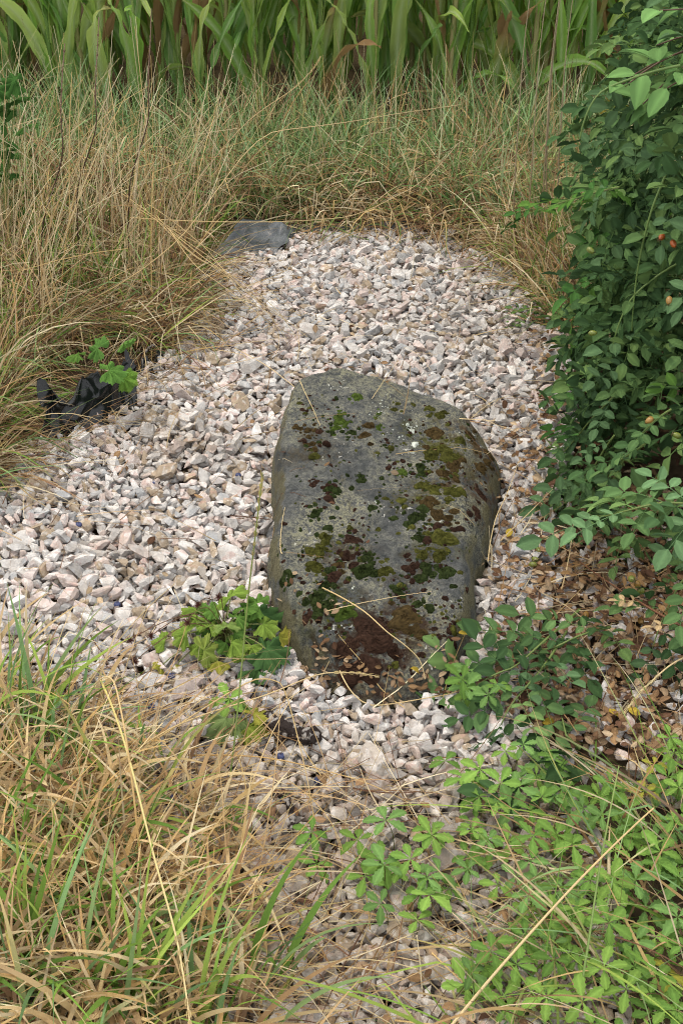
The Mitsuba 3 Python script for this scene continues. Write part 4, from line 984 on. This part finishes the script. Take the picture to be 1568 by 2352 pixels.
# ------------------------------------------------------------------ prominent stalks
def seed_head(m_, pts, col, r, fat=0.006):
    """Overlapping spikelets along the end of a stalk."""
    for k in range(len(pts) - 1):
        d = unit(pts[k + 1] - pts[k])
        for q in range(3):
            o_ = r.normal(0, 1, 3); o_ = unit(o_ - d * (o_ @ d)); t_ = leaf_geo(1, 0.28, 3, 0.4, 0.1)
            m_.add(place_leaf(t_, pts[k], d * 1.0 + o_ * 0.35, o_, fat * 2.2), t_[1], np.array(col) * r.uniform(0.8, 1.2))


def stalk(label, ctrl, rad, col, tip=None, head=0, headcol=(0.5, 0.4, 0.2), name='grass_stalk', cat='grass stalk'):
    c_ = curve(at(*np.array(ctrl, float).T), 30); tip = col if tip is None else tip; t = np.linspace(0, 1, 30)[:, None]
    c_[:, 2] = np.maximum(c_[:, 2], gh(c_[:, 0], c_[:, 1]) + 0.003)
    v, f = tube(c_, np.linspace(rad, rad * 0.5, 30), 5); cc = np.array(col) * (1 - t) + np.array(tip) * t
    m_ = Mb().add(v, f, np.vstack([np.repeat(cc, 5, 0), cc[:1], cc[-1:]]))
    if not head:
        m_.put(name, 'straw_skin', label=label, category=cat); return
    k_ = key_for(name); tag(k_, label, cat); m_.put('stem', 'straw_skin', parent=k_)
    h_ = Mb(); seed_head(h_, c_[30 - head:], headcol, rb); h_.put('seed_head', 'blade', parent=k_)


S0, S1, S2, G0 = (0.52, 0.38, 0.18), (0.60, 0.47, 0.26), (0.50, 0.31, 0.11), (0.14, 0.22, 0.06)
stalk('tall upright green grass stalk with a yellow seed head in front of the avens', [(520, 1840, 0), (540, 1690, .12), (570, 1370, .36), (590, 1200, .5), (603, 1085, .58)], 0.0018, G0, (0.3, 0.33, 0.1), 12, (0.50, 0.42, 0.17))
stalk('thick pale straw stalk slanting through the lower right corner', [(1000, 2400, .05), (1180, 2185, .14), (1350, 2000, .2), (1500, 1856, .24)], 0.0026, S1, S0)
stalk('green jointed grass stalk bending upright in the lower right corner', [(1310, 2400, .04), (1345, 2200, .12), (1375, 2000, .18), (1395, 1890, .22), (1420, 1760, .25)], 0.0022, G0, (0.2, 0.27, 0.08))
stalk('pale grass spike lying over the brown litter at the right edge', [(1640, 1490, .1), (1560, 1515, .09), (1490, 1570, .07), (1430, 1640, .04)], 0.002, S1, S1, 14, (0.55, 0.47, 0.27))
stalk('long pale stalk with a seed head running down the lower left grass', [(230, 1560, .12), (285, 1701, .2), (350, 1951, .24), (415, 2201, .26), (437, 2380, .24)], 0.0022, (0.55, 0.46, 0.16), S1, 10)
stalk('bent golden straw arching above the lower left grass', [(330, 2050, .02), (310, 1850, .16), (280, 1640, .26), (255, 1558, .27), (215, 1575, .24)], 0.002, S2, S1)
stalk('angular bent straw in front of the avens plant', [(220, 1790, .02), (590, 1560, .16), (640, 1567, .15), (690, 1720, .08), (720, 1880, .03)], 0.0015, S0, S0)
stalk('straw reaching right from the lower left grass toward the boulder foot', [(200, 1810, .05), (420, 1660, .13), (600, 1600, .15), (760, 1545, .12), (870, 1555, .09)], 0.0016, S0, S1, 8)
stalk('straw lying flat across the foot of the front gravel', [(430, 1735, .04), (640, 1745, .06), (800, 1785, .06), (950, 1850, .04)], 0.0014, S2, S0)
stalk('dry straw lying along the lower end of the boulder', [(780, 1540, .06), (860, 1620, .03), (1000, 1600, .04), (1090, 1570, .04)], 0.0014, S1, S0)
stalk('thin dry stalk across the lower half of the boulder', [(740, 1350, .17), (830, 1400, .16), (900, 1460, .14), (965, 1520, .09), (975, 1560, .06)], 0.0015, S0, S1)
stalk('straw crossing the gravel right of the boulder', [(1120, 1290, .06), (1135, 1200, .07), (1165, 1130, .06), (1190, 1060, .05)], 0.0013, S1, S1)
stalk('pale thin straw standing at the left rim of the boulder', [(650, 1330, .06), (645, 1270, .1), (655, 1190, .12)], 0.0012, S1, S1)
stalk('pale straw on the gravel above the upper left of the boulder', [(540, 800, .05), (640, 860, .1), (700, 920, .17), (735, 990, .17)], 0.0012, S1, S1)
rk = np.random.default_rng(5)
for k in range(7):
    y0 = 470 + 14 * k + rk.normal(0, 6)
    stalk('pale long straw in the fan leaning over the gravel from the left grass', [(300 + 16 * k + rk.normal(0, 14), y0 - 20, .30), (450 + 10 * k + rk.normal(0, 10), y0 + 85 + rk.normal(0, 10), .26), (590 + 8 * k + rk.normal(0, 14), y0 + 190 + rk.normal(0, 14), .15), (700 + 30 * rk.normal(), y0 + 280 + 28 * rk.normal(), .05)], 0.0011, S0, S1)
    labels[[q for q in labels if q.startswith('grass_stalk')][-1]]['group'] = 'straws fanning out over the gravel from the left grass'
stalk('long pale stem arching right across the back grass from the left', [(180, 700, .1), (400, 560, .35), (640, 300, .62), (860, 270, .62), (1060, 240, .58)], 0.0016, S0, S1, 5)
stalk('long slanting stem rising right in the upper left grass', [(300, 640, .1), (420, 460, .4), (580, 270, .62), (690, 190, .70), (735, 130, .76)], 0.0016, (0.3, 0.22, 0.13), S0, 6)
stalk('nearly level stem low across the back grass', [(300, 500, .3), (560, 510, .33), (780, 500, .30), (930, 440, .36), (1050, 330, .5)], 0.0015, S0, S1)
for x, y, w in ((300, 620, 'leaning dark'), (190, 640, 'straight dark'), (90, 700, 'leftmost dark')):
    dx = rk.normal(0, 12)
    stalk(f'{w} reddish brown dried weed stem in the upper left grass', [(x, y, .05), (x - 20 + dx, y - 180, .33), (x + 25 + dx, y - 380, .62), (x + 30 + dx, y - 600, .80)], 0.0026, (0.055, 0.028, 0.024), (0.12, 0.07, 0.05), 9, (0.14, 0.09, 0.06), name='weed_stem', cat='weed stem')
for k, x in enumerate((1180, 1215, 1245, 1262, 1285)):
    dx = rk.normal(0, 10); w = ['first', 'second', 'third', 'fourth', 'fifth'][k]
    stalk(f'{w} from the left of five tall pale stems beside the rose bush', [(x - 5, 560, .05), (x + dx, 330, .40), (x + 15 + dx, 120, .68), (x + 35 + dx, -40, .88)], 0.0024, (0.36, 0.27, 0.17), (0.44, 0.36, 0.24), name='weed_stem', cat='weed stem')

# ------------------------------------------------------------------ maize field
def maize_leaf(r, L, W, th0, bend, az, base_p, green, dryness):
    seg = 16; s = np.linspace(0, 1, seg + 1)
    th = th0 + bend * s ** 1.6; a = az + r.normal(0, 0.5) * s
    d = np.stack([np.sin(th) * np.cos(a), np.sin(th) * np.sin(a), np.cos(th)], -1)
    p = base_p + np.vstack([[0, 0, 0], np.cumsum(d[:-1] * L / seg, 0)])
    p[:, 2] = np.maximum(p[:, 2], 0.08 + 0.02 * r.random())
    sd = np.stack([-np.sin(a), np.cos(a), 0 * a], -1); up = np.cross(d, sd); tw = r.normal(0, 0.9) * s + r.normal(0, 0.25)
    sd, up = sd * np.cos(tw)[:, None] + up * np.sin(tw)[:, None], up * np.cos(tw)[:, None] - sd * np.sin(tw)[:, None]
    w = W / 2 * np.clip(0.45 + 1.6 * s, 0, 1) * np.clip(1 - s ** 2.6, 0.02, 1)
    wave = 0.010 * np.sin(s * r.uniform(14, 26) + r.uniform(0, 6)); V, K = [], []
    for q, kk in ((-1, 1), (-.55, .92), (-.08, 1.0), (0, 1.0), (.08, 1.0), (.55, .92), (1, 1)):
        V.append(p + sd * (q * w)[:, None] + up * (abs(q) * w * 0.30 + wave * abs(q) * q)[:, None]); K.append(np.full(seg + 1, kk))
    V = np.stack(V, 1); m = 7; mid = np.array([0, 0, .6, 1, .6, 0, 0])
    g = np.array(green); pale = np.array((0.58, 0.66, 0.42)); dry = np.array((0.40, 0.25, 0.13))
    C = g[None, None] * np.stack(K, 1)[..., None]; C = C * (1 - 0.75 * mid[None, :, None]) + pale * 0.75 * mid[None, :, None]
    dd = np.clip((s - (1 - dryness)) * 3, 0, 1)[:, None, None]; C = C * (1 - dd) + dry * dd
    a_ = (np.arange(seg)[:, None] * m + np.arange(m - 1)).ravel()
    f = np.vstack([np.stack([a_, a_ + 1, a_ + m + 1], 1), np.stack([a_, a_ + m + 1, a_ + m], 1)])
    return V.reshape(-1, 3), f, C.reshape(-1, 3)


rm = np.random.default_rng(404)
MG2 = np.array([(0.29, 0.50, 0.10), (0.36, 0.56, 0.15), (0.44, 0.60, 0.15), (0.25, 0.46, 0.13), (0.50, 0.64, 0.20)])
for row, y0 in enumerate((5.2, 5.55, 6.0, 6.6, 7.3)):
    half = 0.30 * y0 + 0.25; xs_ = np.arange(-half, half, 0.095 if row < 2 else 0.14)
    for x0 in xs_:
        b = np.array([x0 + rm.normal(0, 0.03), y0 + rm.normal(0, 0.05), 0.05]); key = key_for('maize_plant')
        side = 'left' if x0 < -0.6 else 'right' if x0 > 0.5 else 'middle'
        rw = ('front', 'second', 'third', 'fourth', 'last')[row]
        tag(key, f'green maize plant in the {side} of the {rw} row behind the grass', 'maize plant', f'maize plants in the {side} of the {rw} row')
        hgt = rm.uniform(1.7, 2.1); lean = rm.normal(0, 0.05, 2)
        c_ = np.stack([b + np.r_[lean * t_, hgt * t_] for t_ in np.linspace(0, 1, 9)]); v, f = tube(c_, np.linspace(0.013, 0.007, 9), 7)
        Mb().add(v, f, pick(np.array([(0.16, 0.27, 0.07), (0.22, 0.30, 0.09), (0.26, 0.24, 0.10)]), 1, rm)[0]).put('stalk', 'stem_skin', parent=key)
        az0 = rm.uniform(0, 6.28); fol = Mb()
        for q in range(10):
            hh = 0.03 + 0.06 * q if q < 8 else 0.05 + 0.17 * (q - 4.5)
            low = q < 8
            L = rm.uniform(0.55, 0.9); col = pick(MG2, 1, rm, 0.1)[0]; dry = rm.uniform(0.3, 1.2) if (low and rm.random() < 0.2) else rm.uniform(-0.2, 0.25)
            v, f, C = maize_leaf(rm, L * (0.8 if low else 0.6), rm.uniform(0.040, 0.078), rm.uniform(0.03, 0.35) if low else rm.uniform(0.2, 0.6), (rm.uniform(0.1, 0.9) if rm.random() < 0.7 else rm.uniform(1.0, 2.6)) if low else rm.uniform(1.6, 2.7), az0 + math.pi * q + rm.normal(0, 0.5), b + np.r_[lean * hh / hgt, hh], col, dry)
            if row < 2:
                if low: Mb().add(v, f, C).put('leaf', 'maize_skin', parent=key, label='withered brown maize leaf' if dry > 0.6 else None)
                else: fol.add(v, f, C)
            else:
                fol.add(v, f, C)
        fol.put('upper_leaf' if row < 2 else 'foliage', 'maize_skin', parent=key)
